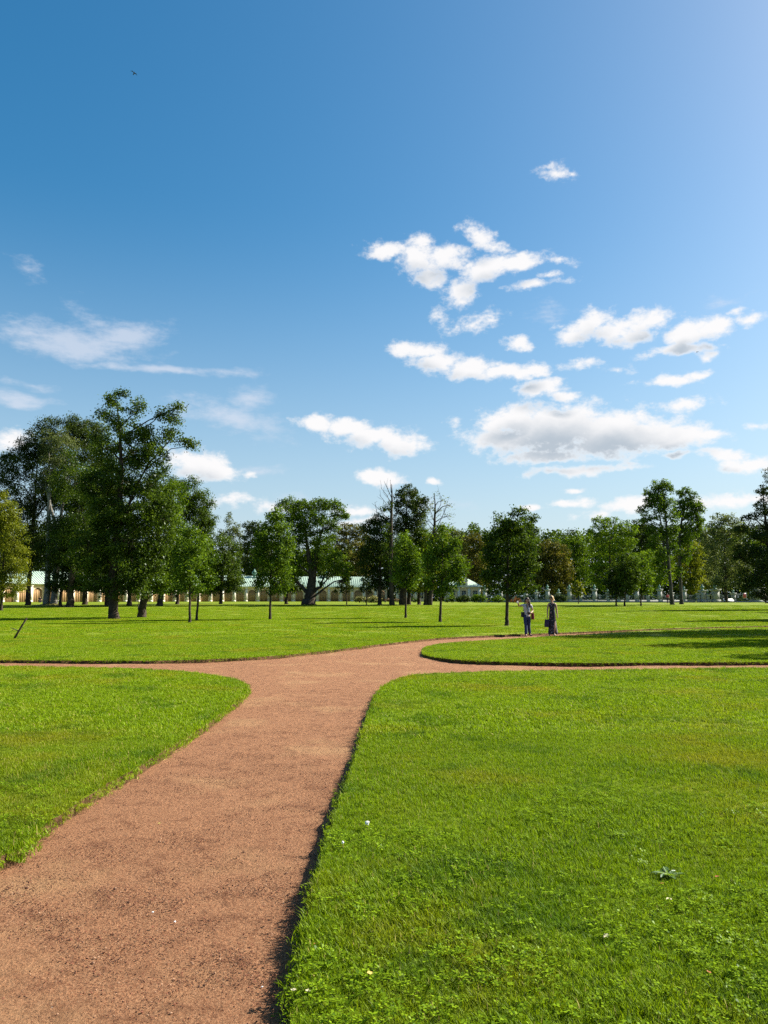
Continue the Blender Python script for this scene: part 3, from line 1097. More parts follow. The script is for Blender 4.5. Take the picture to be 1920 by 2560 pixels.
# ------------------------------------------------------------------ stone and iron fence along the park edge
def park_fence():
    Y, z0 = 165.0, .97
    X = lambda u: (u - 960) / FPX * (Y / (math.cos(PITCH) + math.sin(PITCH) * 0.113)) * 1.0
    X = lambda u: at_depth(u, 1500, Y).x
    root = thing('park_fence', (X(1560), Y, z0), 'low park fence of pale stone pillars with iron grilles between', 'fence')
    x0 = root.location.x

    def pillar(u, h, hw, urn):
        m = MB()
        x = X(u) - x0
        m.box(x - hw * 1.3, x + hw * 1.3, -hw * 1.3, hw * 1.3, 0, .62)
        m.box(x - hw, x + hw, -hw, hw, .62, h - .45)
        m.frustum(x, 0, h - .45, h - .2, hw, hw, hw * 1.5, hw * 1.5)
        m.box(x - hw * 1.55, x + hw * 1.55, -hw * 1.55, hw * 1.55, h - .2, h)
        p = m.build('pillar', M_STONE, root)
        if urn:
            c = MB()
            s = urn
            c.lathe([(.42 * s, 0), (.40 * s, .10 * s), (.16 * s, .22 * s), (.16 * s, .3 * s), (.40 * s, .55 * s), (.42 * s, .75 * s), (.18 * s, .95 * s), (.12 * s, 1.1 * s), (.16 * s, 1.2 * s), (.02, 1.35 * s)], x, 0, h + .002, 8)
            c.build('urn', M_COPPER, p)
        return x, hw

    spec = []
    tall = [1212, 1252, 1314, 1369, 1424, 1487, 1545, 1592, 1650]
    small = [1284, 1341, 1397, 1452, 1520, 1568, 1620, 1680]
    for u in tall:
        spec.append((u, 2.85, .36, .75))
    for u in small:
        spec.append((u, 2.15, .28, .6))
    spec += [(1711, 2.75, .34, .6), (1747, 2.0, .3, 0), (1757, 2.6, .46, 1.0), (1769, 1.75, .32, .8), (1789, 2.85, .62, 1.0), (1834, 2.05, .34, .6), (1960, 2.6, .4, .7), (2020, 2.6, .4, .7)]
    spec.sort()
    pos = [pillar(*a) for a in spec]
    pi = MB()
    pi.box(X(1195) - x0, X(1738) - x0, -.22, .22, 0, .50)
    pi.box(X(1195) - x0, X(1738) - x0, -.28, .28, .502, .56)
    pi.box(X(1800) - x0, X(2030) - x0, -.22, .22, 0, .34)
    pi.build('plinth', M_STONE, root)
    for (xa, wa), (xb, wb) in zip(pos[:-1], pos[1:]):
        l, r = xa + wa, xb - wb
        if r - l < .5:
            continue
        g = MB()
        n = max(3, int((r - l) / .16))
        sag = lambda t: 1.95 - .42 * math.sin(math.pi * t)
        for i in range(n + 1):
            t = i / n
            x = l + (r - l) * t
            g.box(x - .014, x + .014, -.014, .014, .56, sag(t))
        for i in range(8):
            t0, t1 = i / 8, (i + 1) / 8
            xa_, xb_ = l + (r - l) * t0, l + (r - l) * t1
            for dz in (0, -.13):
                g.add([(xa_, -.03, sag(t0) + dz), (xb_, -.03, sag(t1) + dz), (xb_, -.03, sag(t1) + dz + .05), (xa_, -.03, sag(t0) + dz + .05)], [(0, 1, 2, 3)])
        g.box(l, r, -.035, -.016, .66, .71)
        g.build('grille', M_IRON, root)
    # broad gate pier at the right
    m = MB()
    xa, xb = X(1879) - x0, X(1906) - x0
    m.box(xa - .15, xb + .15, -1.1, .8, 0, .5)
    m.box(xa, xb, -1.0, .7, .5, 3.0)
    m.box(xa - .2, xb + .2, -1.2, .9, 3.0, 3.25)
    m.build('gate_pier', M_STONE, root)
    return root


park_fence()
M_RED = surf('red_sign_face', (.55, .12, .10), .5, .08, 2)
M_WHITE = surf('white_paint', (.75, .75, .72), .5, .05, 2)
q = at_depth(1862, 1500, 163.5)
t = thing('sign_board', (q.x, q.y, .98), 'small red and white sign board fixed before the grille near the gate pier', 'sign')
b = MB()
b.box(-.42, .42, -.03, 0, .9, 2.0)
b.build('panel', M_WHITE, t)
b = MB()
b.box(-.36, .36, -.045, -.032, .98, 1.92)
b.build('face', M_RED, t)
b = MB()
b.box(-.30, -.24, .002, .06, 0, 1.9)
b.box(.24, .30, .002, .06, 0, 1.9)
b.build('post', M_IRON, t)
q = at_depth(1821, 1500, 160)
t = thing('information_panel', (q.x, q.y, .98), 'low slanted white information panel on the grass before the fence', 'sign')
b = MB()
b.add([(-1.0, -.35, .35), (1.0, -.35, .35), (1.0, .35, .8), (-1.0, .35, .8), (-1.0, -.35, .29), (1.0, -.35, .29), (1.0, .35, .74), (-1.0, .35, .74)], [(0, 1, 2, 3), (7, 6, 5, 4), (0, 4, 5, 1), (2, 6, 7, 3), (1, 5, 6, 2), (0, 3, 7, 4)])
b.build('panel', M_WHITE, t)
for x in (-.7, .7):
    b = MB()
    b.box(x - .05, x + .05, -.05, .05, 0, .5)
    b.build('leg', M_IRON, t)


# ------------------------------------------------------------------ trees
def leaves_mesh(name, C, Rc, outw, leaf, mat, rng, lai=1.25, flat=.75, droop=0.0):
    """leaf-sized faces gathered in clumps: C (n,3) centres, Rc (n,) radii, outw (n,3) outward direction of each clump"""
    per = np.maximum(6, (lai * math.pi * Rc ** 2 / (leaf ** 2 * .55)).astype(int))
    idx = np.repeat(np.arange(len(C)), per)
    n = len(idx)
    off = rng.normal(0, 1, (n, 3))
    off = np.clip(off, -2.2, 2.2) * .50 * Rc[idx][:, None]
    off[:, 2] *= flat
    P_ = C[idx] + off
    nr_ = rng.normal(0, 1, (n, 3)) * .75 + outw[idx] * .45 + off / Rc[idx][:, None] * .3
    nr_[:, 2] += .35
    nr_ /= np.linalg.norm(nr_, axis=1, keepdims=True)
    tg = rng.normal(0, 1, (n, 3))
    tg[:, 2] -= .5 + droop
    tg -= nr_ * np.sum(tg * nr_, 1, keepdims=True)
    tg /= np.maximum(np.linalg.norm(tg, axis=1, keepdims=True), 1e-6)
    bt = np.cross(nr_, tg)
    L = (leaf * rng.uniform(.65, 1.35, n))[:, None]
    Wd = L * .62
    V = np.empty((n, 4, 3))
    V[:, 0] = P_ - tg * L * .5
    V[:, 1] = P_ + bt * Wd * .5 + nr_ * L * .06
    V[:, 2] = P_ + tg * L * .5 - nr_ * L * .05
    V[:, 3] = P_ - bt * Wd * .5 + nr_ * L * .06
    q = np.arange(n * 4).reshape(n, 4)
    ct = rng.normal(.42, .2, len(C))
    tint = np.clip(ct[idx] + rng.normal(0, .26, n), 0, 1)
    return mesh_np(name, V.reshape(-1, 3), quads=q, mats=[mat], tint=tint)


NLEAF = [0]


def tree(name, label, u, Y, lobes, mat='mid', leaf=None, lai=1.6, tr=None, stems=None, bark=None, group=None, cover=1.3, clump=None, limbs=True, droop=0.0, seed=None, z=None, cat='tree', twigs=.35, flare=1.25, open_=.0, depth=1.0, bare=None, world=None):
    """lobes: (u, v, ru, rv) of the crown's masses, sized on the photograph at the depth Y; stems: list of [(u, v, radius)...]"""
    rng = np.random.default_rng(seed if seed is not None else int(u * 7 + Y) % 100000)
    pxm = 1.0 / (FPX / Y) / (math.cos(PITCH))
    base = at_depth(u, 1500, Y)
    if world:
        base = Vector((world[0], world[1], 0))
        Y = world[1]
    base.z = gz(Y) if z is None else z
    root = thing(name, base, label, cat, group)
    pxr = Y / FPX * 2.5                        # metres per render pixel
    leaf = (leaf * .88) if leaf else max(.14, 1.55 * pxr)
    if not world:
        lobes = [(u + (a - u) * 1.05, b, c * 1.13, e * 1.10) for a, b, c, e in lobes]
        if group == GBACK:
            r5 = np.random.default_rng(int(u))
            lobes += [(u + r5.uniform(-16, -8), 1468 + r5.uniform(-6, 4), 24, 17), (u + r5.uniform(8, 18), 1462 + r5.uniform(-6, 6), 24, 18)]
    C0, R0 = [], []
    for (lu, lv, ru, rv) in lobes:
        if world:
            c = Vector((lu, 0, lv))
            r = np.array([ru, ru * depth, rv])
        else:
            c = at_depth(lu, lv, Y) - base
            r = np.array([ru * pxm, max(.5 * (ru + min(rv, ru * 1.5)) * pxm, .3) * depth, rv * pxm])
            c.y += rng.normal(0, .18) * r[1]
        C0.append(np.array(c))
        R0.append(r)
    allC, allR, allO, owner = [], [], [], []
    for k_, (c, r) in enumerate(zip(C0, R0)):
        mr = (r[0] * r[1] * r[2]) ** (1 / 3)
        rc = clump or float(np.clip(.30 * mr, .28, 1.15))
        n = int(max(4, cover * 1.5 * (r[0] * r[2] + r[1] * r[2] + r[0] * r[1]) / 3 * 4 / (rc ** 2 * 2.2)))
        d_ = rng.normal(0, 1, (n, 3))
        d_ /= np.linalg.norm(d_, axis=1, keepdims=True)
        rad = rng.uniform(.25 + open_ * .4, 1.0, n) ** .55
        p_ = c + d_ * rad[:, None] * np.maximum(r - rc * .3, r * .5)
        allC.append(p_)
        allR.append(rc * rng.uniform(.6, 1.25, n))
        allO.append(d_)
        owner += [k_] * n
    if allC:
        C = np.vstack(allC)
        keep = C[:, 2] > .5
        C, Rr, O = C[keep], np.concatenate(allR)[keep], np.vstack(allO)[keep]
        owner = np.array(owner)[keep]
        cm = leaves_mesh('crown', C, Rr, O, leaf, LEAF[mat], rng, lai, .75, droop)
        NLEAF[0] += len(cm.polygons)
        link('crown', cm, root)
    # trunk, limbs and twigs in one skin of bark
    tb = MB()
    top = max(C0, key=lambda c: c[2]) if C0 else np.array([0, 0, 5])
    tall = top[2]
    if stems is None:
        tr = tr or max(.06, tall * .021)
        bend = rng.normal(0, .006 * tall, 2)
        cx = np.mean([c[0] for c in C0])
        cyy = np.mean([c[1] for c in C0])
        hs = np.array([-.02, .015, .07, .3, .5, .7, .92]) * tall
        f = np.clip((hs / tall - .05), 0, 1)
        px__ = np.stack([f * (cx * .8) + bend[0] * np.sin(f * 3), f * cyy * .5 + bend[1] * np.sin(f * 4), hs], 1)
        rr = tr * np.array([flare * 1.25, flare, 1.0, .86, .62, .36, .08])
        stemlist = [(px__, rr)]
    else:
        stemlist = []
        for st in stems:
            pp, rr = [], []
            for (su, sv, sr) in st:
                w_ = at_depth(su, sv, Y) - base
                pp.append(np.array(w_))
                rr.append(sr)
            pp = np.array(pp)
            if abs(pp[0, 2]) < 1.2:
                pp[0, 2] = -.12
            stemlist.append((pp, np.array(rr)))
    for pp, rr in stemlist:
        m = len(pp)
        tt = np.linspace(0, 1, max(6, m * 3))
        ti = np.linspace(0, 1, m)
        ps = np.stack([np.interp(tt, ti, pp[:, j]) for j in range(3)], 1)
        wob = rng.normal(0, 1, (len(tt), 2)) * np.interp(tt, ti, rr)[:, None] * .09
        wob[0] = 0
        ps[:, :2] += wob
        tb.tube(ps, np.interp(tt, ti, rr), 8)
    if limbs and allC:
        main_p, main_r = stemlist[0]
        allp = np.vstack([np.stack([np.interp(np.linspace(0, 1, 24), np.linspace(0, 1, len(p_)), p_[:, j]) for j in range(3)] + [np.interp(np.linspace(0, 1, 24), np.linspace(0, 1, len(p_)), r_)], 1) for p_, r_ in stemlist])
        for k_, (c, r) in enumerate(zip(C0, R0)):
            # leave the stem below the lobe and rise into it
            hor = np.linalg.norm(allp[:, :2] - c[:2], axis=1)
            want = c[2] - .55 * hor - .35 * r[2]
            cost = np.abs(allp[:, 2] - want) + .35 * hor
            s_ = allp[np.argmin(cost)]
            st = s_[:3]
            L = np.linalg.norm(c - st)
            r0 = min(s_[3] * .7, .028 * L + .03)
            md = (st + c) / 2 + rng.normal(0, .07 * L, 3) + np.array([0, 0, .06 * L])
            hub = c + np.array([0, 0, -.1 * r[2]])
            tb.tube(np.array([st, (st + md) / 2, md, (md + hub) / 2 + rng.normal(0, .03 * L, 3), hub]), np.array([r0, r0 * .85, r0 * .65, r0 * .5, r0 * .38]), 5)
            mine = np.where(owner == k_)[0]
            pick = rng.permutation(mine)[:int(len(mine) * twigs) + 2]
            for j in pick:
                e = C[j]
                fr_ = rng.uniform(0, .5)
                s2 = md * fr_ + hub * (1 - fr_)
                m2 = (s2 + e) / 2 + rng.normal(0, .08, 3) * np.linalg.norm(e - s2)
                rt = max(r0 * .3, pxr * .10)
                tb.tube(np.array([s2, m2, e]), np.array([rt, rt * .7, rt * .3]), 3, False)
    if bare:
        for (su, sv, eu, ev, r_) in bare:
            a = np.array(at_depth(su, sv, Y) - base)
            e = np.array(at_depth(eu, ev, Y) - base)
            L = np.linalg.norm(e - a)
            dy = rng.normal(0, .3) * L
            md = (a + e) / 2 + np.array([rng.normal(0, .06) * L, dy * .5, .05 * L])
            e[1] += dy
            tb.tube(np.array([a, md, e]), np.array([r_, r_ * .7, r_ * .3]), 4, False)
            for _ in range(4):
                f = rng.uniform(.3, .95)
                s2 = a + (e - a) * f
                e2 = s2 + rng.normal(0, .22, 3) * L + np.array([0, 0, .12 * L])
                tb.tube(np.array([s2, (s2 + e2) / 2 + rng.normal(0, .02, 3) * L, e2]), np.array([r_ * .45, r_ * .35, r_ * .15]), 3, False)
    tb.build('trunk', bark or BARK, root, smooth=True)
    return root


def blob(u0, u1, v0, v1, n, seed, cone=0.0):
    """a crown's lobes spread through a box on the photograph; cone > 0 narrows it towards the top"""
    r_ = np.random.default_rng(seed)
    cu, hu, cv_, hv = (u0 + u1) / 2, (u1 - u0) / 2, (v0 + v1) / 2, (v1 - v0) / 2
    L = []
    for i in range(n):
        t = (i + .5) / n
        v = v0 + 2 * hv * (.12 + .76 * t)
        s = math.sqrt(max(.12, 1 - abs(2 * t - 1.05) ** 2.2))
        if cone:
            s = s * (1 - cone) + cone * (.25 + .8 * t)
        w_ = hu * s
        side = (1 if i % 2 else -1)
        L.append((cu + side * w_ * r_.uniform(.15, .5), v, w_ * r_.uniform(.5, .72), hv * r_.uniform(.24, .36)))
        if w_ > hu * .7:
            L.append((cu - side * w_ * r_.uniform(.35, .6), v + r_.uniform(-.1, .1) * hv, w_ * r_.uniform(.38, .55), hv * r_.uniform(.2, .3)))
    L.append((cu, v0 + hv * .22, hu * .35, hv * .22))
    return L

GBACK = 'tall trees before the gallery'
GYOUNG = 'young trees planted on the far lawn'
GPARK = 'park trees behind the fence'
# --- the left group
tree('lime_tree', 'yellowish green lime tree cut by the left edge of the lawn view', 4, 88,
     [(-20, 1300, 40, 60), (20, 1290, 30, 40), (5, 1262, 26, 34), (38, 1345, 30, 40), (-10, 1390, 50, 60), (40, 1400, 33, 45), (30, 1450, 38, 40), (-30, 1450, 45, 50), (10, 1480, 30, 22)], 'yellow', seed=1, tr=.16)
tree('oak_tree', 'tall dark round-topped oak at far left behind the pale forked trunk', 70, 116,
     [(145, 1075, 50, 40), (190, 1085, 32, 45), (95, 1105, 45, 42), (60, 1160, 42, 40), (20, 1150, 24, 26), (130, 1150, 70, 60), (20, 1205, 34, 40), (70, 1240, 60, 60), (150, 1230, 60, 70), (50, 1320, 50, 50), (110, 1350, 60, 60), (60, 1400, 45, 35)], 'deep', seed=2, tr=.34)
tree('ash_tree', 'pale grey forked ash trunk with thin open crown, on a grassy mound', 128, 112,
     [(120, 1105, 30, 40), (165, 1130, 35, 45), (130, 1170, 45, 40), (105, 1210, 26, 30), (175, 1200, 26, 34), (150, 1090, 28, 26)], 'grey', lai=1.2, seed=3, cover=1.0, bark=BARK_PALE, twigs=.7,
     stems=[[(116, 1512, .62), (117, 1495, .46), (121, 1400, .40), (122, 1300, .30), (125, 1210, .18), (122, 1120, .05)], [(134, 1512, .62), (136, 1490, .46), (142, 1390, .40), (143, 1345, .36), (135, 1300, .26), (122, 1250, .18), (108, 1180, .06)], [(143, 1348, .32), (152, 1300, .24), (160, 1230, .19), (164, 1180, .14), (168, 1110, .04)]])
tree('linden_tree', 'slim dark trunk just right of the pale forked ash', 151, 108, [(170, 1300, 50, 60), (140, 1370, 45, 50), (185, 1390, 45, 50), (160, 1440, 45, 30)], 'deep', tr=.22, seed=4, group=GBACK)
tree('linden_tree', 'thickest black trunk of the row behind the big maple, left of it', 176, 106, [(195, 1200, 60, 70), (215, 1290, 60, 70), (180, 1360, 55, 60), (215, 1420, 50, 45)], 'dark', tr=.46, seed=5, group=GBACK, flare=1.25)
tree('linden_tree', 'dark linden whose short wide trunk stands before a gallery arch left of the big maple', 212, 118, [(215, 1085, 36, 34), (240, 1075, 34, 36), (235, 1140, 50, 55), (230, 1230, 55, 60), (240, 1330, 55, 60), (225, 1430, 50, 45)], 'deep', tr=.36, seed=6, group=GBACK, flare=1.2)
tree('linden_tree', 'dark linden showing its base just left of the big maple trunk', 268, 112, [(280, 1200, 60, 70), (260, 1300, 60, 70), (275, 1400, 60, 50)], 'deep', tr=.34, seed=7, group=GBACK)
tree('maple_tree', 'largest maple with ragged top and thick brown trunk on the left lawn', 284, 60,
     [(287, 1000, 20, 30), (303, 985, 16, 14), (296, 1050, 34, 36), (262, 1040, 14, 20), (345, 1022, 16, 32), (352, 1075, 34, 36), (398, 1030, 12, 26), (420, 1050, 24, 22), (438, 1018, 14, 10), (415, 1090, 32, 24), (447, 1102, 22, 9), (470, 1112, 9, 5), (330, 1120, 58, 45), (262, 1115, 40, 42), (385, 1140, 45, 40), (300, 1190, 78, 50), (375, 1210, 60, 50), (235, 1210, 40, 45),
      (330, 1270, 88, 55), (260, 1290, 60, 50), (400, 1280, 45, 50), (320, 1350, 92, 50), (235, 1370, 50, 50), (390, 1350, 44, 45), (300, 1420, 88, 42), (240, 1440, 45, 40), (365, 1420, 38, 40), (330, 1468, 44, 24), (295, 1490, 24, 14), (270, 1470, 30, 22)],
     'dark', lai=1.5, seed=8, bark=BARK, leaf=.19, twigs=.5, clump=.55,
     stems=[[(286, 1547, .50), (284, 1525, .37), (283, 1450, .33), (290, 1350, .28), (303, 1200, .2), (300, 1090, .1), (292, 1000, .03)], [(291, 1340, .13), (330, 1240, .10), (370, 1160, .07), (430, 1095, .04)]])
tree('maple_tree', 'maple with a leaning dark trunk just right of the largest maple', 354, 64,
     [(395, 1260, 40, 50), (430, 1240, 28, 45), (415, 1310, 45, 55), (435, 1360, 28, 50), (400, 1390, 42, 50), (385, 1450, 40, 36), (412, 1460, 30, 28)], 'mid', seed=9, leaf=.19, clump=.55,
     stems=[[(355, 1539, .42), (357, 1520, .32), (366, 1470, .28), (380, 1420, .25), (398, 1330, .16), (412, 1250, .05)]])
tree('linden_tree', 'dark linden trunk between the largest maple and the leaning maple', 323, 114, [(340, 1300, 60, 60), (320, 1400, 50, 50), (345, 1440, 40, 36)], 'deep', tr=.32, seed=10, group=GBACK)
tree('linden_tree', 'tall dense linden with rounded right shoulder, right of the leaning maple', 400, 113,
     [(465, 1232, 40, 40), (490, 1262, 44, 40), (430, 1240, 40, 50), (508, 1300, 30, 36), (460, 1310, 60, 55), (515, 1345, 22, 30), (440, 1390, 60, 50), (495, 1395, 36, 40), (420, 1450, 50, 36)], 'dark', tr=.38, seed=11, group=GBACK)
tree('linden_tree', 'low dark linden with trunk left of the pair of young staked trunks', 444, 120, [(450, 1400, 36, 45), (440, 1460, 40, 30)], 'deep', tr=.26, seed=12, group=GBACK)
tree('sapling_tree', 'thin sapling between the dark trunks behind the leaning maple', 346, 92, [(345, 1470, 9, 20), (349, 1490, 7, 10)], 'mid', tr=.045, seed=13)
tree('young_maple', 'front trunk of the paired young trees near the left centre', 476, 51.5,
     [(470, 1345, 26, 34), (492, 1370, 22, 34), (458, 1395, 26, 34), (480, 1420, 34, 38), (456, 1455, 24, 30), (485, 1465, 26, 26)], 'mid', tr=.085, seed=14, leaf=.17, group=GYOUNG, clump=.4)
tree('young_maple', 'rear trunk of the paired young trees near the left centre', 493, 55.5,
     [(508, 1360, 22, 36), (520, 1400, 22, 36), (500, 1420, 26, 40), (520, 1450, 20, 30), (500, 1475, 22, 20)], 'mid', tr=.085, seed=15, leaf=.17, group=GYOUNG, clump=.4)
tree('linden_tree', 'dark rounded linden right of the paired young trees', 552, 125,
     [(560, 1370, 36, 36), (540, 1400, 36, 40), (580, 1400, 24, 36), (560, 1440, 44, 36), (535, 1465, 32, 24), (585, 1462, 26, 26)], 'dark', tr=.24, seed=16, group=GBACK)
tree('birch_tree', 'thin grey-leaved birch rising behind the gallery roof', 576, 262,
     [(572, 1300, 12, 20), (590, 1318, 12, 16), (575, 1335, 24, 26), (560, 1345, 14, 30), (592, 1350, 18, 34), (580, 1385, 28, 30)], 'grey', lai=.8, seed=17, tr=.22, droop=1.2, bark=BARK_PALE, leaf=.55)
tree('beech_tree', 'round dark crown behind the gallery between the birch and the lone pointed tree', 640, 258,
     [(632, 1318, 22, 20), (655, 1330, 24, 26), (630, 1350, 28, 30), (665, 1370, 30, 36), (625, 1400, 30, 36), (650, 1425, 36, 30)], 'deep', seed=18, tr=.4, group='park trees behind the gallery')
tree('young_maple', 'lone young tree with pointed oval crown before the gallery', 676, 58,
     [(690, 1285, 16, 18), (684, 1310, 30, 26), (700, 1330, 30, 26), (668, 1345, 34, 30), (710, 1365, 30, 32), (680, 1385, 46, 34), (650, 1395, 18, 26), (708, 1410, 30, 30), (665, 1435, 30, 28), (700, 1450, 32, 26), (652, 1465, 16, 20), (690, 1470, 24, 18)], 'mid', tr=.09, seed=19, leaf=.18, group=GYOUNG, clump=.42)
tree('linden_tree', 'dark slender trunk between the lone young tree and the spreading oak', 716, 123, [(716, 1420, 28, 36), (735, 1465, 24, 20), (700, 1450, 24, 24)], 'deep', tr=.24, seed=20, group=GBACK)
tree('spreading_oak', 'spreading oak with flared trunk and crooked low limbs before the gallery', 774, 118,
     [(735, 1262, 40, 20), (780, 1262, 50, 18), (830, 1262, 28, 16), (845, 1285, 22, 16), (862, 1290, 10, 8), (715, 1290, 40, 32), (770, 1300, 50, 32), (815, 1310, 34, 28), (735, 1340, 40, 32), (790, 1350, 44, 28), (720, 1385, 26, 36), (800, 1390, 40, 30), (835, 1400, 28, 26), (855, 1425, 22, 22), (770, 1400, 40, 24), (735, 1430, 24, 24), (820, 1430, 26, 22), (862, 1445, 12, 12), (802, 1460, 9, 8)], 'mid', seed=21, twigs=.5, cover=1.3,
     stems=[[(772, 1511, 1.25), (774, 1495, .82), (778, 1470, .62), (779, 1430, .5), (770, 1380, .3), (760, 1300, .1)], [(780, 1478, .5), (786, 1430, .36), (792, 1370, .24), (810, 1310, .08)], [(772, 1488, .34), (756, 1468, .26), (742, 1455, .22), (730, 1440, .12)], [(783, 1480, .3), (795, 1470, .22), (802, 1468, .2), (804, 1455, .15), (812, 1440, .1), (822, 1428, .06)]])
tree('sapling_tree', 'dark sapling with flat-bottomed crown right of the spreading oak', 867, 120, [(862, 1460, 18, 16), (850, 1474, 14, 9), (876, 1474, 12, 10), (866, 1445, 10, 10)], 'deep', tr=.09, seed=22)
tree('chestnut_tree', 'autumn-tinged brownish crown behind the gallery right of the spreading oak', 868, 256, [(880, 1325, 34, 20), (850, 1345, 28, 26), (900, 1345, 26, 26), (870, 1380, 46, 34), (905, 1395, 26, 34), (845, 1405, 30, 34), (880, 1425, 44, 28)], 'autumn', tr=.4, seed=23)
tree('dead_top_tree', 'tall tree with bare dead twigs at its top, a bird perched there', 979, 114,
     [(965, 1270, 14, 12), (978, 1262, 8, 14), (970, 1330, 14, 26), (988, 1420, 14, 34), (968, 1380, 16, 26)], 'dark', lai=.9, seed=24,
     stems=[[(980, 1511, .46), (979, 1490, .33), (977, 1400, .28), (978, 1300, .22), (980, 1240, .12), (979, 1210, .03)]],
     bare=[(979, 1245, 960, 1203, .06), (979, 1262, 952, 1218, .06), (979, 1290, 948, 1235, .06), (978, 1232, 976, 1203, .05), (970, 1300, 930, 1258, .05), (945, 1300, 937, 1255, .05), (977, 1275, 990, 1240, .04)])
tree('linden_tree', 'broad black-green linden left of the dead-topped tree', 949, 117,
     [(948, 1300, 26, 20), (930, 1320, 26, 26), (960, 1335, 34, 32), (930, 1370, 34, 36), (965, 1390, 34, 36), (920, 1410, 26, 36), (945, 1440, 36, 30), (975, 1450, 26, 26)], 'deep', tr=.26, seed=25, group=GBACK)
tree('elm_tree', 'tall dark elm with squared crown right of the dead-topped tree', 1006, 118,
     [(1020, 1228, 24, 16), (1000, 1245, 16, 24), (1035, 1248, 26, 24), (1058, 1250, 12, 16), (1015, 1270, 34, 30), (1048, 1280, 24, 22), (1000, 1305, 26, 30), (1030, 1310, 26, 22), (1010, 1350, 30, 34), (1000, 1400, 30, 36), (1015, 1440, 28, 30)], 'deep', tr=.44, seed=26)
tree('young_maple', 'light green young tree in front of the elm, its thin trunk on the lawn', 1014, 62,
     [(1010, 1350, 18, 26), (1025, 1375, 18, 22), (1000, 1385, 20, 26), (1030, 1405, 22, 24), (1010, 1420, 28, 26), (1040, 1430, 16, 22), (1000, 1445, 22, 22), (1025, 1455, 24, 18)], 'mid', tr=.085, seed=27, leaf=.18, group=GYOUNG, clump=.4)
tree('linden_tree', 'dark trunk directly right of the light green young tree', 1022, 120, [(1040, 1320, 28, 24), (1050, 1350, 26, 26), (1030, 1390, 30, 30)], 'dark', tr=.28, seed=28, group=GBACK)
tree('linden_tree', 'narrow dark trunk midway between the light green young tree and the bushy young tree', 1047, 119, [(1055, 1345, 22, 24), (1065, 1390, 26, 34), (1045, 1430, 26, 26)], 'mid', tr=.24, seed=29, group=GBACK)
tree('linden_tree', 'dark trunk close before the sparse half-bare tree', 1064, 116, [(1095, 1335, 26, 24), (1080, 1370, 30, 30), (1075, 1420, 30, 30)], 'yellow', tr=.26, seed=30, group=GBACK)
tree('half_bare_tree', 'sparse half-bare tree with thin upright twigs left of centre right', 1079, 116,
     [(1082, 1240, 12, 12), (1105, 1250, 12, 12), (1122, 1262, 10, 10), (1075, 1265, 12, 16), (1090, 1280, 18, 18), (1115, 1290, 14, 14), (1070, 1300, 14, 12), (1100, 1315, 20, 12)], 'grey', lai=.22, cover=.9, seed=31, twigs=.95,
     stems=[[(1074, 1511, .42), (1078, 1480, .32), (1084, 1400, .27), (1086, 1320, .2), (1088, 1270, .12), (1086, 1235, .04)]], clump=.6,
     bare=[(1086, 1330, 1118, 1262, .07), (1087, 1310, 1066, 1262, .06), (1087, 1290, 1100, 1240, .05), (1086, 1345, 1128, 1310, .06), (1087, 1335, 1062, 1300, .05)])
tree('young_maple', 'bushy young tree with two shadows lying to its left, near the centre', 1100, 52.5,
     [(1108, 1335, 22, 22), (1090, 1360, 24, 24), (1130, 1370, 26, 26), (1105, 1390, 38, 28), (1075, 1410, 18, 24), (1145, 1410, 22, 28), (1115, 1430, 42, 28), (1080, 1450, 20, 24), (1150, 1445, 16, 22), (1105, 1468, 34, 20)], 'mid', tr=.09, seed=32, leaf=.17, group=GYOUNG, clump=.4)
tree('sapling_tree', 'faint thin sapling before the cream-flowered shrubs', 916, 112, [(914, 1455, 14, 14), (908, 1474, 12, 9), (924, 1476, 10, 9)], 'deep', tr=.07, seed=33)
tree('young_maple', 'dark broad oval tree standing alone left of the two walking women', 1266, 45.5,
     [(1290, 1283, 24, 16), (1275, 1300, 36, 22), (1255, 1320, 34, 26), (1305, 1320, 30, 26), (1240, 1350, 36, 28), (1290, 1350, 48, 30), (1225, 1385, 28, 28), (1320, 1390, 28, 30), (1270, 1395, 54, 32), (1235, 1425, 32, 28), (1315, 1430, 30, 30), (1275, 1440, 48, 28), (1225, 1455, 20, 20), (1320, 1465, 24, 18), (1265, 1470, 36, 16)], 'dark', tr=.10, seed=34, leaf=.16, clump=.36, group=GYOUNG, lai=1.6)
# --- trees behind the fence and the gatehouse
tree('willow_tree', 'grey-green crown just right of the half-bare tree, behind the gatehouse', 1140, 240, [(1130, 1335, 16, 18), (1150, 1345, 18, 22), (1138, 1380, 26, 30), (1130, 1420, 24, 26)], 'grey', tr=.3, seed=35, group=GPARK)
tree('linden_tree', 'brownish rounded crown behind the gatehouse', 1182, 230, [(1180, 1345, 20, 18), (1200, 1360, 18, 22), (1170, 1370, 22, 26), (1190, 1400, 30, 30), (1170, 1430, 28, 30), (1205, 1440, 22, 26), (1185, 1470, 30, 20)], 'autumn', tr=.4, seed=36, group=GPARK)
tree('linden_tree', 'tall dark crown showing just behind the lone tree left of the women', 1315, 215, [(1320, 1300, 18, 16), (1335, 1295, 14, 12), (1310, 1330, 26, 26), (1330, 1340, 22, 26), (1320, 1380, 34, 34), (1310, 1430, 34, 30)], 'dark', tr=.4, seed=37, group=GPARK)
tree('chestnut_tree', 'broad brownish green dome-shaped tree above the women', 1380, 205, [(1375, 1365, 24, 18), (1360, 1385, 26, 24), (1395, 1385, 26, 24), (1345, 1415, 30, 30), (1385, 1420, 40, 34), (1415, 1430, 20, 30), (1360, 1455, 40, 28), (1400, 1465, 34, 24)], 'autumn', tr=.4, seed=38, group=GPARK)
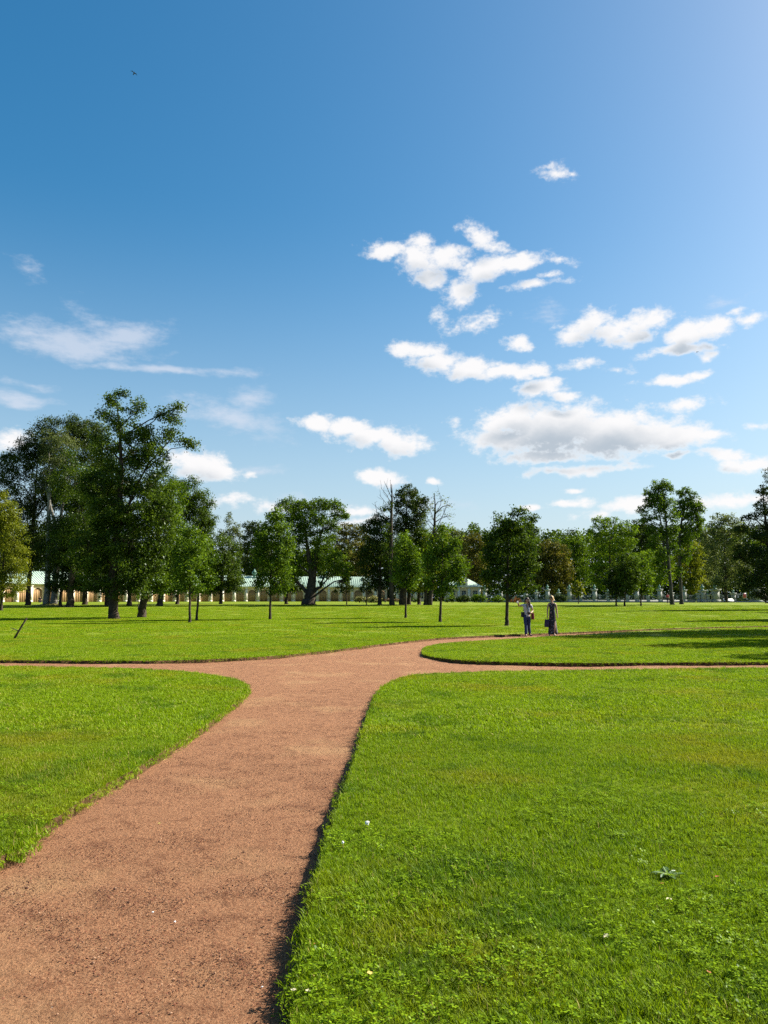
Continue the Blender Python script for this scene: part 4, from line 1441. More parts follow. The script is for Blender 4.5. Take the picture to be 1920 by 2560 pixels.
tree('linden_tree', 'light green low crown between the dome-shaped tree and the open chestnut', 1436, 215, [(1440, 1352, 24, 18), (1420, 1370, 22, 22), (1455, 1375, 24, 26), (1435, 1410, 34, 30), (1420, 1450, 26, 26), (1460, 1440, 26, 30)], 'mid', tr=.35, seed=39, group=GPARK)
tree('chestnut_tree', 'airy light green chestnut with visible limbs behind the fence', 1522, 190,
     [(1505, 1308, 30, 16), (1540, 1310, 30, 16), (1570, 1325, 20, 16), (1488, 1335, 20, 22), (1525, 1345, 36, 22), (1565, 1360, 24, 22), (1495, 1375, 26, 24), (1540, 1385, 36, 24), (1580, 1400, 22, 22), (1510, 1415, 30, 24), (1560, 1425, 34, 24), (1490, 1440, 24, 24), (1530, 1455, 36, 24)], 'bright', tr=.36, seed=40, lai=1.3, cover=1.25, twigs=.6, group=GPARK)
tree('linden_tree', 'dark reddish green crown between the airy chestnut and the twin tall poplars', 1606, 215, [(1595, 1310, 20, 14), (1615, 1318, 22, 16), (1600, 1345, 30, 26), (1630, 1355, 26, 26), (1605, 1395, 36, 30), (1600, 1440, 36, 30)], 'deep', tr=.4, seed=41, group=GPARK)
tree('poplar_tree', 'left and taller of the twin tall trees on the right, trunk leaning slightly left', 1678, 118,
     [(1662, 1425, 13, 18), (1684, 1290, 15, 18), (1686, 1325, 13, 16), (1610, 1275, 15, 14), (1652, 1385, 18, 18), (1682, 1372, 14, 16), (1634, 1362, 16, 14), (1640, 1335, 26, 20), (1668, 1330, 20, 18), (1652, 1212, 24, 16), (1662, 1222, 24, 18), (1648, 1268, 26, 18), (1635, 1245, 20, 14), (1630, 1232, 18, 16), (1678, 1222, 8, 12), (1645, 1248, 30, 18), (1625, 1260, 16, 12), (1668, 1262, 22, 18), (1620, 1295, 18, 12), (1655, 1290, 22, 16), (1640, 1318, 22, 14), (1610, 1302, 10, 8)], 'mid', lai=1.3, seed=42, twigs=.7, bark=BARK_GREY, cover=1.3,
     stems=[[(1681, 1510, .40), (1679, 1495, .27), (1673, 1430, .24), (1668, 1350, .20), (1664, 1290, .15), (1658, 1240, .09), (1652, 1205, .04)], [(1662, 1420, .16), (1658, 1340, .14), (1650, 1290, .08)]])
tree('poplar_tree', 'right one of the twin tall trees on the right', 1704, 121,
     [(1748, 1270, 13, 16), (1752, 1310, 12, 16), (1700, 1430, 11, 16), (1712, 1395, 14, 16), (1690, 1375, 12, 14), (1724, 1368, 18, 14), (1722, 1338, 22, 16), (1700, 1262, 16, 14), (1730, 1258, 20, 16), (1718, 1284, 24, 16), (1715, 1230, 16, 13), (1700, 1235, 13, 11), (1730, 1240, 14, 14), (1715, 1260, 26, 18), (1738, 1272, 16, 16), (1698, 1280, 16, 16), (1728, 1298, 24, 18), (1745, 1300, 10, 16), (1712, 1318, 22, 14), (1740, 1325, 12, 10), (1706, 1350, 14, 12)], 'mid', lai=1.3, seed=43, twigs=.7, bark=BARK_GREY, cover=1.3,
     stems=[[(1704, 1510, .40), (1703, 1495, .27), (1700, 1430, .24), (1699, 1340, .20), (1704, 1300, .15), (1714, 1250, .08), (1716, 1222, .04)]])
tree('linden_tree', 'yellowish green bush-like tree behind the trunks of the twin tall trees', 1655, 185, [(1640, 1390, 26, 24), (1665, 1405, 26, 24), (1650, 1435, 34, 28), (1630, 1460, 26, 22)], 'bright', tr=.24, seed=44, group=GPARK)
tree('linden_tree', 'light green crown close right of the twin tall trees', 1725, 180, [(1730, 1375, 24, 22), (1710, 1395, 24, 24), (1745, 1400, 22, 24), (1725, 1430, 34, 28), (1740, 1460, 30, 22), (1715, 1470, 26, 18)], 'yellow', tr=.24, seed=45, group=GPARK)
tree('spruce_tree', 'dim green tree with feathery crown before the right-hand sky', 1768, 205, [(1765, 1335, 18, 16), (1755, 1360, 22, 22), (1780, 1370, 22, 24), (1765, 1405, 32, 30), (1770, 1450, 34, 28)], 'grey', tr=.3, seed=46, group=GPARK)
tree('willow_tree', 'broad grey-green tree left of the black tree at the right edge', 1815, 160,
     [(1800, 1295, 24, 14), (1825, 1300, 24, 16), (1790, 1320, 22, 20), (1840, 1325, 24, 22), (1812, 1340, 36, 24), (1785, 1365, 26, 26), (1830, 1375, 34, 28), (1800, 1410, 36, 28), (1840, 1420, 30, 30), (1815, 1450, 40, 26)], 'grey', tr=.34, seed=47, lai=1.1, group=GPARK)
tree('black_spruce', 'black tiered tree cut by the right edge, branches drooping to the gate', 1940, 92,
     [(1925, 1190, 16, 20), (1912, 1225, 18, 14), (1935, 1240, 30, 26), (1905, 1262, 20, 14), (1890, 1290, 18, 10), (1930, 1295, 40, 30), (1868, 1295, 12, 9), (1900, 1330, 44, 26), (1855, 1325, 20, 14), (1950, 1340, 50, 40), (1880, 1375, 44, 30), (1850, 1390, 18, 16), (1930, 1400, 55, 40), (1885, 1430, 40, 30), (1920, 1460, 50, 30), (1870, 1460, 22, 18), (1980, 1300, 50, 60), (1985, 1410, 60, 60), (1900, 1488, 26, 12)], 'deep', tr=.36, seed=48, lai=1.35)
# --- small trees before the fence
tree('sapling_tree', 'small yellow-green sapling before the fence right of the women', 1446, 128, [(1446, 1462, 12, 12), (1438, 1476, 9, 10), (1454, 1478, 9, 10), (1446, 1488, 10, 8)], 'yellow', tr=.07, seed=49)
tree('young_linden', 'leftmost dark small tree of the clump before the fence, right of centre', 1540, 112, [(1545, 1420, 22, 20), (1530, 1450, 22, 22), (1555, 1455, 22, 22), (1540, 1480, 30, 18)], 'deep', tr=.12, seed=50)
tree('young_linden', 'taller dark small tree second in the clump before the fence', 1561, 110, [(1570, 1400, 24, 24), (1560, 1430, 24, 24), (1585, 1435, 22, 26), (1570, 1465, 30, 22)], 'dark', tr=.12, seed=51)
tree('young_linden', 'small tree with lit right side before the fence, left of the twin tall trees', 1602, 112, [(1605, 1400, 20, 20), (1595, 1425, 24, 22), (1618, 1440, 18, 24), (1600, 1460, 30, 22), (1620, 1478, 16, 14)], 'mid', tr=.11, seed=52)
# --- trees standing outside the frame on the right, whose shadows lie across the lawn
def shade_oak(label, x, y, k_, seed, mat='mid'):
    tree('park_oak', label, 0, y, [(0, 4.6 * k_, 3.4 * k_, 1.8 * k_), (-2.0 * k_, 6.2 * k_, 2.4 * k_, 1.8 * k_), (2.0 * k_, 6.4 * k_, 2.4 * k_, 1.9 * k_), (.2, 8.2 * k_, 2.8 * k_, 1.9 * k_), (-.8 * k_, 10.0 * k_, 1.8 * k_, 1.4 * k_), (2.8 * k_, 4.6 * k_, 1.6 * k_, 1.3 * k_), (-3.2 * k_, 4.6 * k_, 1.5 * k_, 1.2 * k_)], mat, world=(x, y), seed=seed, tr=.24 * k_, leaf=.3, group='oaks beyond the right edge')


shade_oak('broad oak beyond the right edge shading the lawn between the paths', 27.5, 39.0, 1.35, 53)
shade_oak('oak beyond the right edge, nearer than the broad one', 22.5, 30.0, .88, 54)
shade_oak('smallest oak beyond the right edge, nearest of those shading the lawn', 18.6, 23.4, .6, 56)
shade_oak('oak beyond the right edge standing deeper on the far lawn', 36, 58, 1.0, 55, 'dark')
shade_oak('farthest oak beyond the right edge of the far lawn', 55, 84, 1.1, 57, 'dark')


# the distant wood closing the view behind gallery and fence: a mass nobody could count
def wood():
    rng = np.random.default_rng(77)
    C, Rr = [], []
    for u in np.arange(-120, 2100, 6.5):
        Y = rng.uniform(262, 300)
        hmax = np.interp(u, [-120, 300, 560, 620, 720, 900, 1000, 1150, 1210, 1350, 1480, 1600, 1900, 2100], [1290, 1330, 1385, 1370, 1370, 1362, 1345, 1325, 1320, 1328, 1325, 1315, 1318, 1305])
        for v in np.arange(1500, hmax + rng.uniform(-8, 30), -13):
            q = at_depth(u + rng.uniform(-7, 7), v + rng.uniform(-6, 6), Y)
            C.append(np.array(q))
            Rr.append(rng.uniform(1.5, 2.7))
    C, Rr = np.array(C), np.array(Rr)
    O = rng.normal(0, .4, C.shape)
    O[:, 1] -= .5
    me = leaves_mesh('distant_wood', C, Rr, O, .85, LEAF['dark'], rng, 1.7)
    link('distant_wood', me, None, kind='stuff')


wood()


# ------------------------------------------------------------------ shrubs
def shrub(label, u, Y, w, h, mat, seed, group=None, leaf=.28):
    rng = np.random.default_rng(seed)
    b = at_depth(u, 1500, Y)
    b.z = gz(Y)
    root = thing('shrub', b, label, 'shrub', group)
    n = max(6, int(w * h * 9))
    t = rng.uniform(-1, 1, n)
    C = np.stack([t * w / 2 * .8, rng.normal(0, .3, n) * w * .3, h * (.2 + .6 * rng.random(n) * np.sqrt(1 - t ** 2 * .8))], 1)
    O = C / np.linalg.norm(C, axis=1, keepdims=True)
    link('foliage', leaves_mesh('foliage', C, rng.uniform(.26, .45, n) * min(1.2, h * .8), O, leaf, LEAF[mat], rng, 1.4), root)
    st = MB()
    for i in range(5):
        e = C[rng.integers(n)]
        st.tube(np.array([(e[0] * .2, e[1] * .2, -.05), e * .6, e]), np.array([.04, .03, .01]), 4)
    st.build('stems', BARK, root)


SH = 'shrubs before the buildings'
shrub('cream-flowering shrub before the gallery, left half of the flowering bank', 902, 150, 3.0, 1.35, 'blossom', 1, SH)
shrub('cream-flowering shrub beside the trunk left of the dead-topped tree', 936, 150, 3.0, 1.45, 'blossom', 2, SH)
shrub('pinkish flowering shrub between the dead-topped tree and the elm', 972, 158, 2.2, 1.0, 'pink', 3, SH)
shrub('low pinkish shrub right behind the dead-topped trunk', 992, 160, 1.6, .9, 'pink', 4, SH)
shrub('round dark shrub before the pavilion between two trunks', 1035, 160, 2.4, 1.1, 'dark', 5, SH)
shrub('dark shrub left of the gatehouse under the bushy young tree', 1130, 155, 3.2, 1.3, 'dark', 6, SH)
shrub('tall dark shrub before the gatehouse wall', 1160, 155, 3.2, 1.6, 'deep', 7, SH)
shrub('rounded mid-green shrub at the right corner of the gatehouse', 1197, 152, 3.4, 1.9, 'mid', 8, SH)
shrub('small yellow-green shrub between the two rounded green ones', 1219, 150, 1.2, .7, 'yellow', 9, SH)
shrub('rounded light green shrub left of the lone dark tree trunk', 1243, 150, 2.8, 1.5, 'bright', 10, SH)
shrub('orange autumn shrub right of the lone dark tree trunk', 1288, 152, 2.4, 1.1, 'rust', 11, SH)
shrub('dark shrub with purple-brown tone against the fence behind the blonde woman', 1402, 158, 2.6, 2.0, 'deep', 12, SH)

# the grassy mound at the foot of the ash
q = at_depth(128, 1500, 112)
mv, mq = [], []
for j in range(7):
    for i in range(20):
        a = 2 * math.pi * i / 20
        r_ = j / 6
        mv.append((q.x + math.cos(a) * r_ * 3.1, q.y + math.sin(a) * r_ * 2.4, gz(112) - .02 + .42 * (.5 + .5 * math.cos(math.pi * r_)) + random.uniform(-.03, .03) * (j < 6)))
for j in range(6):
    for i in range(20):
        mq.append((j * 20 + i, j * 20 + (i + 1) % 20, (j + 1) * 20 + (i + 1) % 20, (j + 1) * 20 + i))
link('mound', mesh_np('mound', mv, quads=mq, mats=[surf('dry_turf', (.16, .15, .04), 1, .35, 3, .5, 20, .05)], smooth=True), None, kind='structure')

# leaning stick in the lawn at the left
b0 = ground_at(34, 1597)
st = thing('leaning_stick', b0, 'broken dark branch stuck slanting in the lawn at far left', 'stick')
e0 = at_depth(67, 1545, b0.y) - b0
m = MB()
m.tube(np.array([(-.03, 0, -.1), np.array(e0) * .3 + (.01, 0, 0), np.array(e0) * .65, np.array(e0)]), np.array([.042, .04, .036, .033]), 7)
m.build('stem', BARK, st)
m = MB()
j0 = np.array(at_depth(45, 1577, b0.y) - b0)
j1 = np.array(at_depth(28, 1569, b0.y) - b0)
m.tube(np.array([j0, (j0 + j1) / 2 + (0, -.02, .01), j1 + (0, -.06, 0)]), np.array([.02, .017, .012]), 5)
m.tube(np.array([j0 * .3 + j1 * .7, np.array(at_depth(33, 1578, b0.y) - b0) + (0, -.05, 0)]), np.array([.012, .008]), 5)
m.build('twig', BARK_GREY, st)


# ------------------------------------------------------------------ people
def skin_mesh(name, joints, bones, root, levels=2):
    """one continuous surface grown round a skeleton: joints {key: (x, y, z, rx[, ry])}"""
    keys = list(joints)
    me = bpy.data.meshes.new(name)
    me.from_pydata([joints[k_][:3] for k_ in keys], [(keys.index(a), keys.index(b)) for a, b in bones], [])
    o = bpy.data.objects.new(name, me)
    COL.objects.link(o)
    sk = o.modifiers.new('skin', 'SKIN')
    sk.use_smooth_shade = True
    for i, k_ in enumerate(keys):
        j = joints[k_]
        d_ = me.skin_vertices[0].data[i]
        d_.radius = (j[3], j[4] if len(j) > 4 else j[3])
        d_.use_root = (k_ == root)
    ss = o.modifiers.new('sub', 'SUBSURF')
    ss.levels = ss.render_levels = levels
    dg = bpy.context.evaluated_depsgraph_get()
    res = bpy.data.meshes.new_from_object(o.evaluated_get(dg))
    bpy.data.objects.remove(o)
    bpy.data.meshes.remove(me)
    res.name = name
    return res


def put(name, me, mat, parent):
    me.materials.clear()
    me.materials.append(mat)
    return link(name, me, parent)


M_SKIN = surf('skin', (.36, .21, .145), .55, .06, 6)
M_HAIR_D = surf('dark_brown_hair', (.035, .020, .014), .5, .3, 30, .3, 60)
M_HAIR_B = surf('blonde_hair', (.42, .29, .14), .5, .25, 30, .3, 60)
M_JEANS = surf('blue_denim', (.022, .034, .090), .9, .2, 40)
M_BLACK = surf('black_cloth', (.012, .012, .014), .8, .2, 20)
M_LEATHER = surf('black_leather', (.014, .013, .013), .45, .2, 14)
M_MAROON = surf('maroon_cloth', (.16, .020, .026), .8, .2, 14)
M_PURPLE = surf('purple_black_cloth', (.035, .022, .060), .7, .35, 9)
M_REDSHIRT = surf('red_cloth', (.42, .05, .06), .85, .12, 10)
M_WHITESHIRT = surf('white_cloth', (.62, .60, .58), .85, .08, 10)
M_DARKBLUE = surf('dark_trousers', (.020, .022, .030), .9, .2, 14)
M_BEIGE = surf('beige_shoe', (.45, .38, .30), .7, .1, 14)
M_LENS = surf('dark_lens', (.01, .01, .01), .15, .1, 4)
M_SEED = surf('white_seed_fluff', (.75, .75, .72), .9, .1, 60)


def striped():
    m, k, o = new_mat('striped_cotton')
    tcn = k.node('ShaderNodeTexCoord')
    sp = k.node('ShaderNodeSeparateXYZ')
    k.l.new(tcn.outputs['Object'], sp.inputs[0])
    f = k.math('FRACT', k.math('MULTIPLY', sp.outputs[2], 17))
    b = k.node('ShaderNodeBsdfPrincipled')
    k.put(b.inputs['Base Color'], k.mix(k.math('GREATER_THAN', f, .62), (.58, .57, .60), (.06, .06, .11)))
    b.inputs['Roughness'].default_value = .9
    k.l.new(b.outputs[0], o.inputs[0])
    return m


def floral():
    m, k, o = new_mat('floral_print')
    tcn = k.node('ShaderNodeTexCoord')
    v = k.node('ShaderNodeTexVoronoi')
    k.l.new(tcn.outputs['Object'], v.inputs['Vector'])
    v.inputs['Scale'].default_value = 12
    n = k.noise(tcn.outputs['Object'], 30, 3, .6)
    f = k.ramp(k.math('ADD', v.outputs['Distance'], k.math('MULTIPLY', n.outputs['Fac'], .25)), .38, .47, 1, 0)
    c = k.mix(k.ramp(v.outputs['Color'], .3, .7), (.30, .30, .34), (.24, .10, .10))
    b = k.node('ShaderNodeBsdfPrincipled')
    k.put(b.inputs['Base Color'], k.mix(k.math('MULTIPLY', f, .6), (.009, .009, .014), c))
    b.inputs['Roughness'].default_value = .8
    k.l.new(b.outputs[0], o.inputs[0])
    return m


M_STRIPE, M_FLORAL = striped(), floral()


def fingers(J, B, wrist, tip_dir, side, key, s=1.0, curl=.35):
    """palm and five separate fingers from a wrist joint; tip_dir and side are unit vectors"""
    w = np.array(J[wrist][:3])
    t, sd = np.array(tip_dir, float), np.array(side, float)
    t /= np.linalg.norm(t)
    sd /= np.linalg.norm(sd)
    nrm = np.cross(t, sd)
    palm = w + t * .055 * s
    J[key + 'palm'] = (*palm, .030 * s, .016 * s)
    B.append((wrist, key + 'palm'))
    for i, (o_, L) in enumerate(((-.027, .060), (-.009, .072), (.009, .068), (.026, .052))):
        a = palm + t * .035 * s + sd * o_ * s
        m = a + t * L * .5 * s + nrm * curl * .02
        e = a + t * L * .85 * s + nrm * curl * .055
        J[f'{key}k{i}'] = (*a, .0095 * s)
        J[f'{key}m{i}'] = (*m, .0085 * s)
        J[f'{key}e{i}'] = (*e, .0065 * s)
        B += [(key + 'palm', f'{key}k{i}'), (f'{key}k{i}', f'{key}m{i}'), (f'{key}m{i}', f'{key}e{i}')]
    a = w + t * .025 * s - sd * .030 * s
    e = a + t * .045 * s - sd * .020 * s + nrm * .02
    J[key + 't0'] = (*a, .011 * s)
    J[key + 't1'] = (*e, .008 * s)
    B += [(wrist, key + 't0'), (key + 't0', key + 't1')]


def person(label, loc, rz, P_, skin=M_SKIN):
    """P_: joint positions for hips, knees, ankles, shoulders, elbows, wrists, neck, head"""
    root = thing('person', loc, label, 'person', None, rz)
    J, B = {}, []
    J['pel'] = (*P_['pel'], .125, .10)
    J['waist'] = (*P_['waist'], .105, .085)
    J['chest'] = (*P_['chest'], .13, .095)
    J['neckb'] = (*P_['neckb'], .06, .055)
    J['neck'] = (*P_['neck'], .045, .047)
    J['jaw'] = (*P_['jaw'], .062, .072)
    J['head'] = (*P_['head'], .074, .090)
    J['crown'] = (*P_['crown'], .055, .065)
    B += [('pel', 'waist'), ('waist', 'chest'), ('chest', 'neckb'), ('neckb', 'neck'), ('neck', 'jaw'), ('jaw', 'head'), ('head', 'crown')]
    for sd in 'LR':
        J['hip' + sd] = (*P_['hip' + sd], .085)
        J['knee' + sd] = (*P_['knee' + sd], .055)
        J['calf' + sd] = (*(np.array(P_['knee' + sd]) * .65 + np.array(P_['ankle' + sd]) * .35), .055)
        J['ankle' + sd] = (*P_['ankle' + sd], .036)
        fd = np.array(P_.get('toe' + sd, (0, -1, 0)), float)
        a = np.array(P_['ankle' + sd])
        J['foot' + sd] = (*(a + fd * .09 + (0, 0, -.045)), .040, .03)
        J['toe' + sd] = (*(a + fd * .17 + (0, 0, -.055)), .034, .022)
        J['sh' + sd] = (*P_['sh' + sd], .052)
        J['el' + sd] = (*P_['el' + sd], .036)
        J['fore' + sd] = (*(np.array(P_['el' + sd]) * .7 + np.array(P_['wr' + sd]) * .3), .037)
        J['wr' + sd] = (*P_['wr' + sd], .024)
        B += [('pel', 'hip' + sd), ('hip' + sd, 'knee' + sd), ('knee' + sd, 'calf' + sd), ('calf' + sd, 'ankle' + sd), ('ankle' + sd, 'foot' + sd), ('foot' + sd, 'toe' + sd),
              ('chest', 'sh' + sd), ('sh' + sd, 'el' + sd), ('el' + sd, 'fore' + sd), ('fore' + sd, 'wr' + sd)]
        fingers(J, B, 'wr' + sd, P_.get('hd' + sd, (0, 0, -1)), P_.get('hs' + sd, (0, 1, 0)), sd, 1.0, P_.get('curl', .4))
    put('body', skin_mesh('body', J, B, 'pel'), skin, root)
    # face: eyes, nose, mouth, ears on the head
    h = np.array(P_['head'])
    f = np.array(P_.get('face', (0, -1, 0)), float)
    f /= np.linalg.norm(f)
    r = np.cross(f, (0, 0, 1))
    fm = MB()
    fm.add([h + f * .088 + (0, 0, .01), h + f * .116 + (0, 0, -.028), h + f * .09 + r * .014 + (0, 0, -.034), h + f * .09 - r * .014 + (0, 0, -.034)], [], [(0, 1, 2), (0, 3, 1), (1, 3, 2)])
    for sg in (-1, 1):
        e_ = h + r * sg * .076 + (0, 0, -.01)
        fm.lathe([(.004, -.03), (.017, -.015), (.019, .012), (.006, .03)], *e_, 6, .5, 1.0)
    fm.build('face', skin, root)
    ey = MB()
    for sg in (-1, 1):
        e_ = h + f * .082 + r * sg * .032 + (0, 0, .012)
        ey.lathe([(.002, -.008), (.011, -.003), (.011, .003), (.002, .008)], *e_, 6)
    mo = h + f * .085 + (0, 0, -.058)
    ey.add([mo - r * .024, mo + f * .004 + (0, 0, .006), mo + r * .024, mo + f * .004 + (0, 0, -.008)], [(0, 3, 2, 1)])
    ey.build('eyes', M_LENS, root)
    return root, J


def garment(name, root, J, keys, bones, grow, mat, rootkey, add=None, levels=2):
    G = {}
    for k_ in keys:
        j = J[k_]
        ra = j[3]
        rb = j[4] if len(j) > 4 else j[3]
        g_ = grow.get(k_, grow['*'])
        G[k_] = (*j[:3], ra + g_, rb + g_)
    if add:
        G.update(add)
    return put(name, skin_mesh(name, G, bones, rootkey, levels), mat, root)


def shoe_pair(root, J, mat):
    for sd in 'LR':
        a, f_, t_ = [np.array(J[k_ + sd][:3]) for k_ in ('ankle', 'foot', 'toe')]
        d_ = (t_ - f_)
        G = {'h': (*(a * .6 + f_ * .4 - d_ * .6 + (0, 0, -.02)), .040, .034), 'm': (*f_, .044, .034), 't': (*(t_ + d_ * .25), .038, .026)}
        put('shoe', skin_mesh('shoe', G, [('h', 'm'), ('m', 't')], 'm', 1), mat, root)


# --- the woman pointing
q = ground_at(1320, 1591, 0)
PA = dict(pel=(-.03, 0, .86), waist=(-.02, .01, 1.02), chest=(-.01, .02, 1.24), neckb=(0, .01, 1.40), neck=(0, 0, 1.45), jaw=(-.005, -.02, 1.51), head=(-.01, -.015, 1.57), crown=(-.01, 0, 1.635),
          hipL=(-.11, 0, .80), hipR=(.06, 0, .80), kneeL=(-.10, -.10, .44), kneeR=(.05, .03, .44), ankleL=(-.11, -.16, .085), ankleR=(.13, .26, .10), toeL=(-.1, -.98, 0), toeR=(.35, -.9, -.15),
          shL=(-.17, .02, 1.35), shR=(.16, .02, 1.35), elL=(-.38, -.03, 1.31), elR=(.24, .03, 1.10), wrL=(-.43, -.18, 1.42), wrR=(.12, -.17, 1.02), hdL=(-.1, -.5, .6), hsL=(.9, -.1, .2), hdR=(-.8, -.5, .05), hsR=(0, .3, 1), face=(-.25, -1, 0))
wa, JA = person('woman with long dark hair in striped shirt and jeans, pointing out to one side', (q.x, q.y, .004), 0, PA)
garment('striped_shirt', wa, JA, ['pel', 'waist', 'chest', 'neckb', 'shL', 'shR'], [('hem', 'pel'), ('pel', 'waist'), ('waist', 'chest'), ('chest', 'neckb'), ('chest', 'shL'), ('chest', 'shR'), ('shL', 'slL'), ('shR', 'slR')],
        {'*': .016, 'pel': .014, 'neckb': -.002}, M_STRIPE, 'chest', {'hem': (-.03, 0, .84, .165, .135), 'slL': (-.285, -.005, 1.33, .050), 'slR': (.205, .025, 1.22, .054)})
garment('jeans', wa, JA, ['pel', 'hipL', 'hipR', 'kneeL', 'kneeR', 'calfL', 'calfR'], [('top', 'pel'), ('pel', 'hipL'), ('pel', 'hipR'), ('hipL', 'kneeL'), ('hipR', 'kneeR'), ('kneeL', 'calfL'), ('kneeR', 'calfR'), ('calfL', 'cuL'), ('calfR', 'cuR')],
        {'*': .016, 'pel': .020}, M_JEANS, 'pel', {'top': (-.03, 0, .98, .125, .10), 'cuL': (-.11, -.155, .07, .075), 'cuR': (.125, .25, .085, .075)})
shoe_pair(wa, JA, M_BLACK)
def hair_cap(head, face, locks, mat, parent, size=1.0):
    """a rounded cap of hair open over the face, joined with hanging locks into one mesh"""
    h = np.array(head) + np.array((0, .012, .018))
    f = np.array(face, float)
    f[2] = 0
    f /= np.linalg.norm(f)
    bm = bmesh.new()
    bmesh.ops.create_icosphere(bm, subdivisions=3, radius=1)
    dead = []
    for fc in bm.faces:
        c = fc.calc_center_median()
        fr = c.x * f[0] + c.y * f[1]
        if (fr > .42 and c.z < .52) or c.z < -.75:
            dead.append(fc)
    bmesh.ops.delete(bm, geom=dead, context='FACES')
    r_ = np.random.default_rng(3)
    for v in bm.verts:
        k_ = size * (1 + .035 * math.sin(14 * math.atan2(v.co.y, v.co.x)) + r_.normal(0, .008))
        v.co = Vector((h[0] + v.co.x * .098 * k_, h[1] + v.co.y * .116 * k_, h[2] + v.co.z * .116 * k_))
    for (joints, bones, rk) in locks:
        lm = skin_mesh('lock', joints, bones, rk, 2)
        bm.from_mesh(lm)
        bpy.data.meshes.remove(lm)
    me = bpy.data.meshes.new('hair')
    bm.to_mesh(me)
    bm.free()
    me.polygons.foreach_set('use_smooth', np.ones(len(me.polygons), bool))
    return put('hair', me, mat, parent)


hair_cap(PA['head'], PA['face'], [
    ({'a': (.02, .085, 1.58, .085, .05), 'b': (.045, .095, 1.44, .105, .05), 'c': (.075, .085, 1.31, .085, .045), 'd': (.085, .06, 1.21, .035, .03)}, [('a', 'b'), ('b', 'c'), ('c', 'd')], 'b'),
    ({'a': (.082, .01, 1.60, .035), 'b': (.092, -.03, 1.48, .042), 'c': (.10, -.06, 1.36, .040), 'd': (.095, -.08, 1.26, .022)}, [('a', 'b'), ('b', 'c'), ('c', 'd')], 'b'),
    ({'a': (-.095, .02, 1.60, .030), 'b': (-.105, .0, 1.48, .034), 'c': (-.10, -.03, 1.38, .022)}, [('a', 'b'), ('b', 'c')], 'b')], M_HAIR_D, wa)


def bag(name, label, loc, rz, w, d_, h, mat, strap, slump=.06, strap_mat=None):
    t = thing(name, loc, label, 'bag', None, rz)
    bm = bmesh.new()
    bmesh.ops.create_cube(bm, size=1)
    bmesh.ops.subdivide_edges(bm, edges=bm.edges[:], cuts=3, use_grid_fill=True)
    for v in bm.verts:
        z = v.co.z
        k_ = 1.0 - .22 * (z + .5) ** 2 + .05 * math.sin(9 * v.co.x)
        v.co.x *= w * k_
        v.co.y *= d_ * k_ * (1 - .5 * (abs(v.co.x / w) ** 3))
        v.co.z = z * h - slump * (1 - (2 * v.co.x / w) ** 2) * (z + .5)
    me = bpy.data.meshes.new(name)
    bm.to_mesh(me)
    bm.free()
    me.materials.append(mat)
    o = link('pouch', me, t)
    md = o.modifiers.new('round', 'BEVEL')
    md.width = .02
    m_ = MB()
    m_.tube(np.array(strap), .011, 5)
    m_.build('strap', strap_mat or mat, t)
    return t


bag('shoulder_bag', 'black shoulder bag at the pointing woman\'s side under her raised arm', (q.x - .20, q.y + .02, .97), .3, .15, .12, .27, M_LEATHER,
    [(.03, 0, .12), (.035, -.03, .3), (.06, -.05, .42), (.09, .0, .46), (.10, .06, .44)])
bag('tote_bag', 'maroon bag hanging at the hip of the pointing woman, beside her bent arm', (q.x + .235, q.y + .04, .90), -.2, .15, .13, .34, M_MAROON,
    [(-.02, 0, .16), (-.02, .0, .3), (-.05, .02, .44), (-.07, .05, .50)])
t = thing('camera', (q.x + .03, q.y - .20, 1.01), 'black camera hanging on a strap before the striped shirt', 'camera')
b = MB()
b.box(-.065, .065, -.03, .035, -.045, .04)
b.box(-.025, .025, -.028, .03, .04, .062)
b.build('housing', M_BLACK, t)
b = MB()
b.tube(np.array([(0, -.03, -.003), (0, -.07, -.008), (0, -.115, -.012)]), np.array([.036, .036, .038]), 10)
b.build('lens', M_LENS, t)
b = MB()
b.tube(np.array([(-.06, .02, .03), (-.07, .06, .18), (-.085, .12, .34), (-.06, .20, .42)]), .008, 4)
b.tube(np.array([(.06, .02, .03), (.055, .06, .18), (.05, .12, .34), (.01, .22, .42)]), .008, 4)
b.build('strap', M_BLACK, t)
t = thing('phone', (q.x - .475, q.y - .25, 1.49), 'small pale phone held up in the pointing woman\'s raised hand', 'phone')
b = MB()
b.box(-.032, .032, -.006, .006, -.05, .05)
b.build('case', M_WHITE, t)

# --- the blonde woman
q2 = ground_at(1382, 1589, 0)
PB = dict(pel=(0, 0, .92), waist=(0, 0, 1.09), chest=(.0, .01, 1.31), neckb=(0, .0, 1.47), neck=(-.005, -.01, 1.53), jaw=(-.02, -.03, 1.59), head=(-.02, -.02, 1.655), crown=(-.015, 0, 1.72),
          hipL=(-.09, 0, .86), hipR=(.09, 0, .86), kneeL=(-.10, .03, .47), kneeR=(.06, -.10, .47), ankleL=(-.12, .10, .085), ankleR=(.05, -.12, .085), toeL=(-.2, -.97, 0), toeR=(-.1, -.98, 0),
          shL=(-.16, .0, 1.41), shR=(.16, .01, 1.41), elL=(-.215, .0, 1.13), elR=(.205, .03, 1.13), wrL=(-.225, -.06, .89), wrR=(.225, -.02, .89), hdL=(-.1, -.05, -1), hsL=(0, 1, 0), hdR=(.05, -.1, -1), hsR=(0, 1, 0), face=(-.75, -.7, .05))
wb, JB = person('blonde woman in long black floral dress and sunglasses, looking sideways', (q2.x, q2.y, .004), 0, PB)
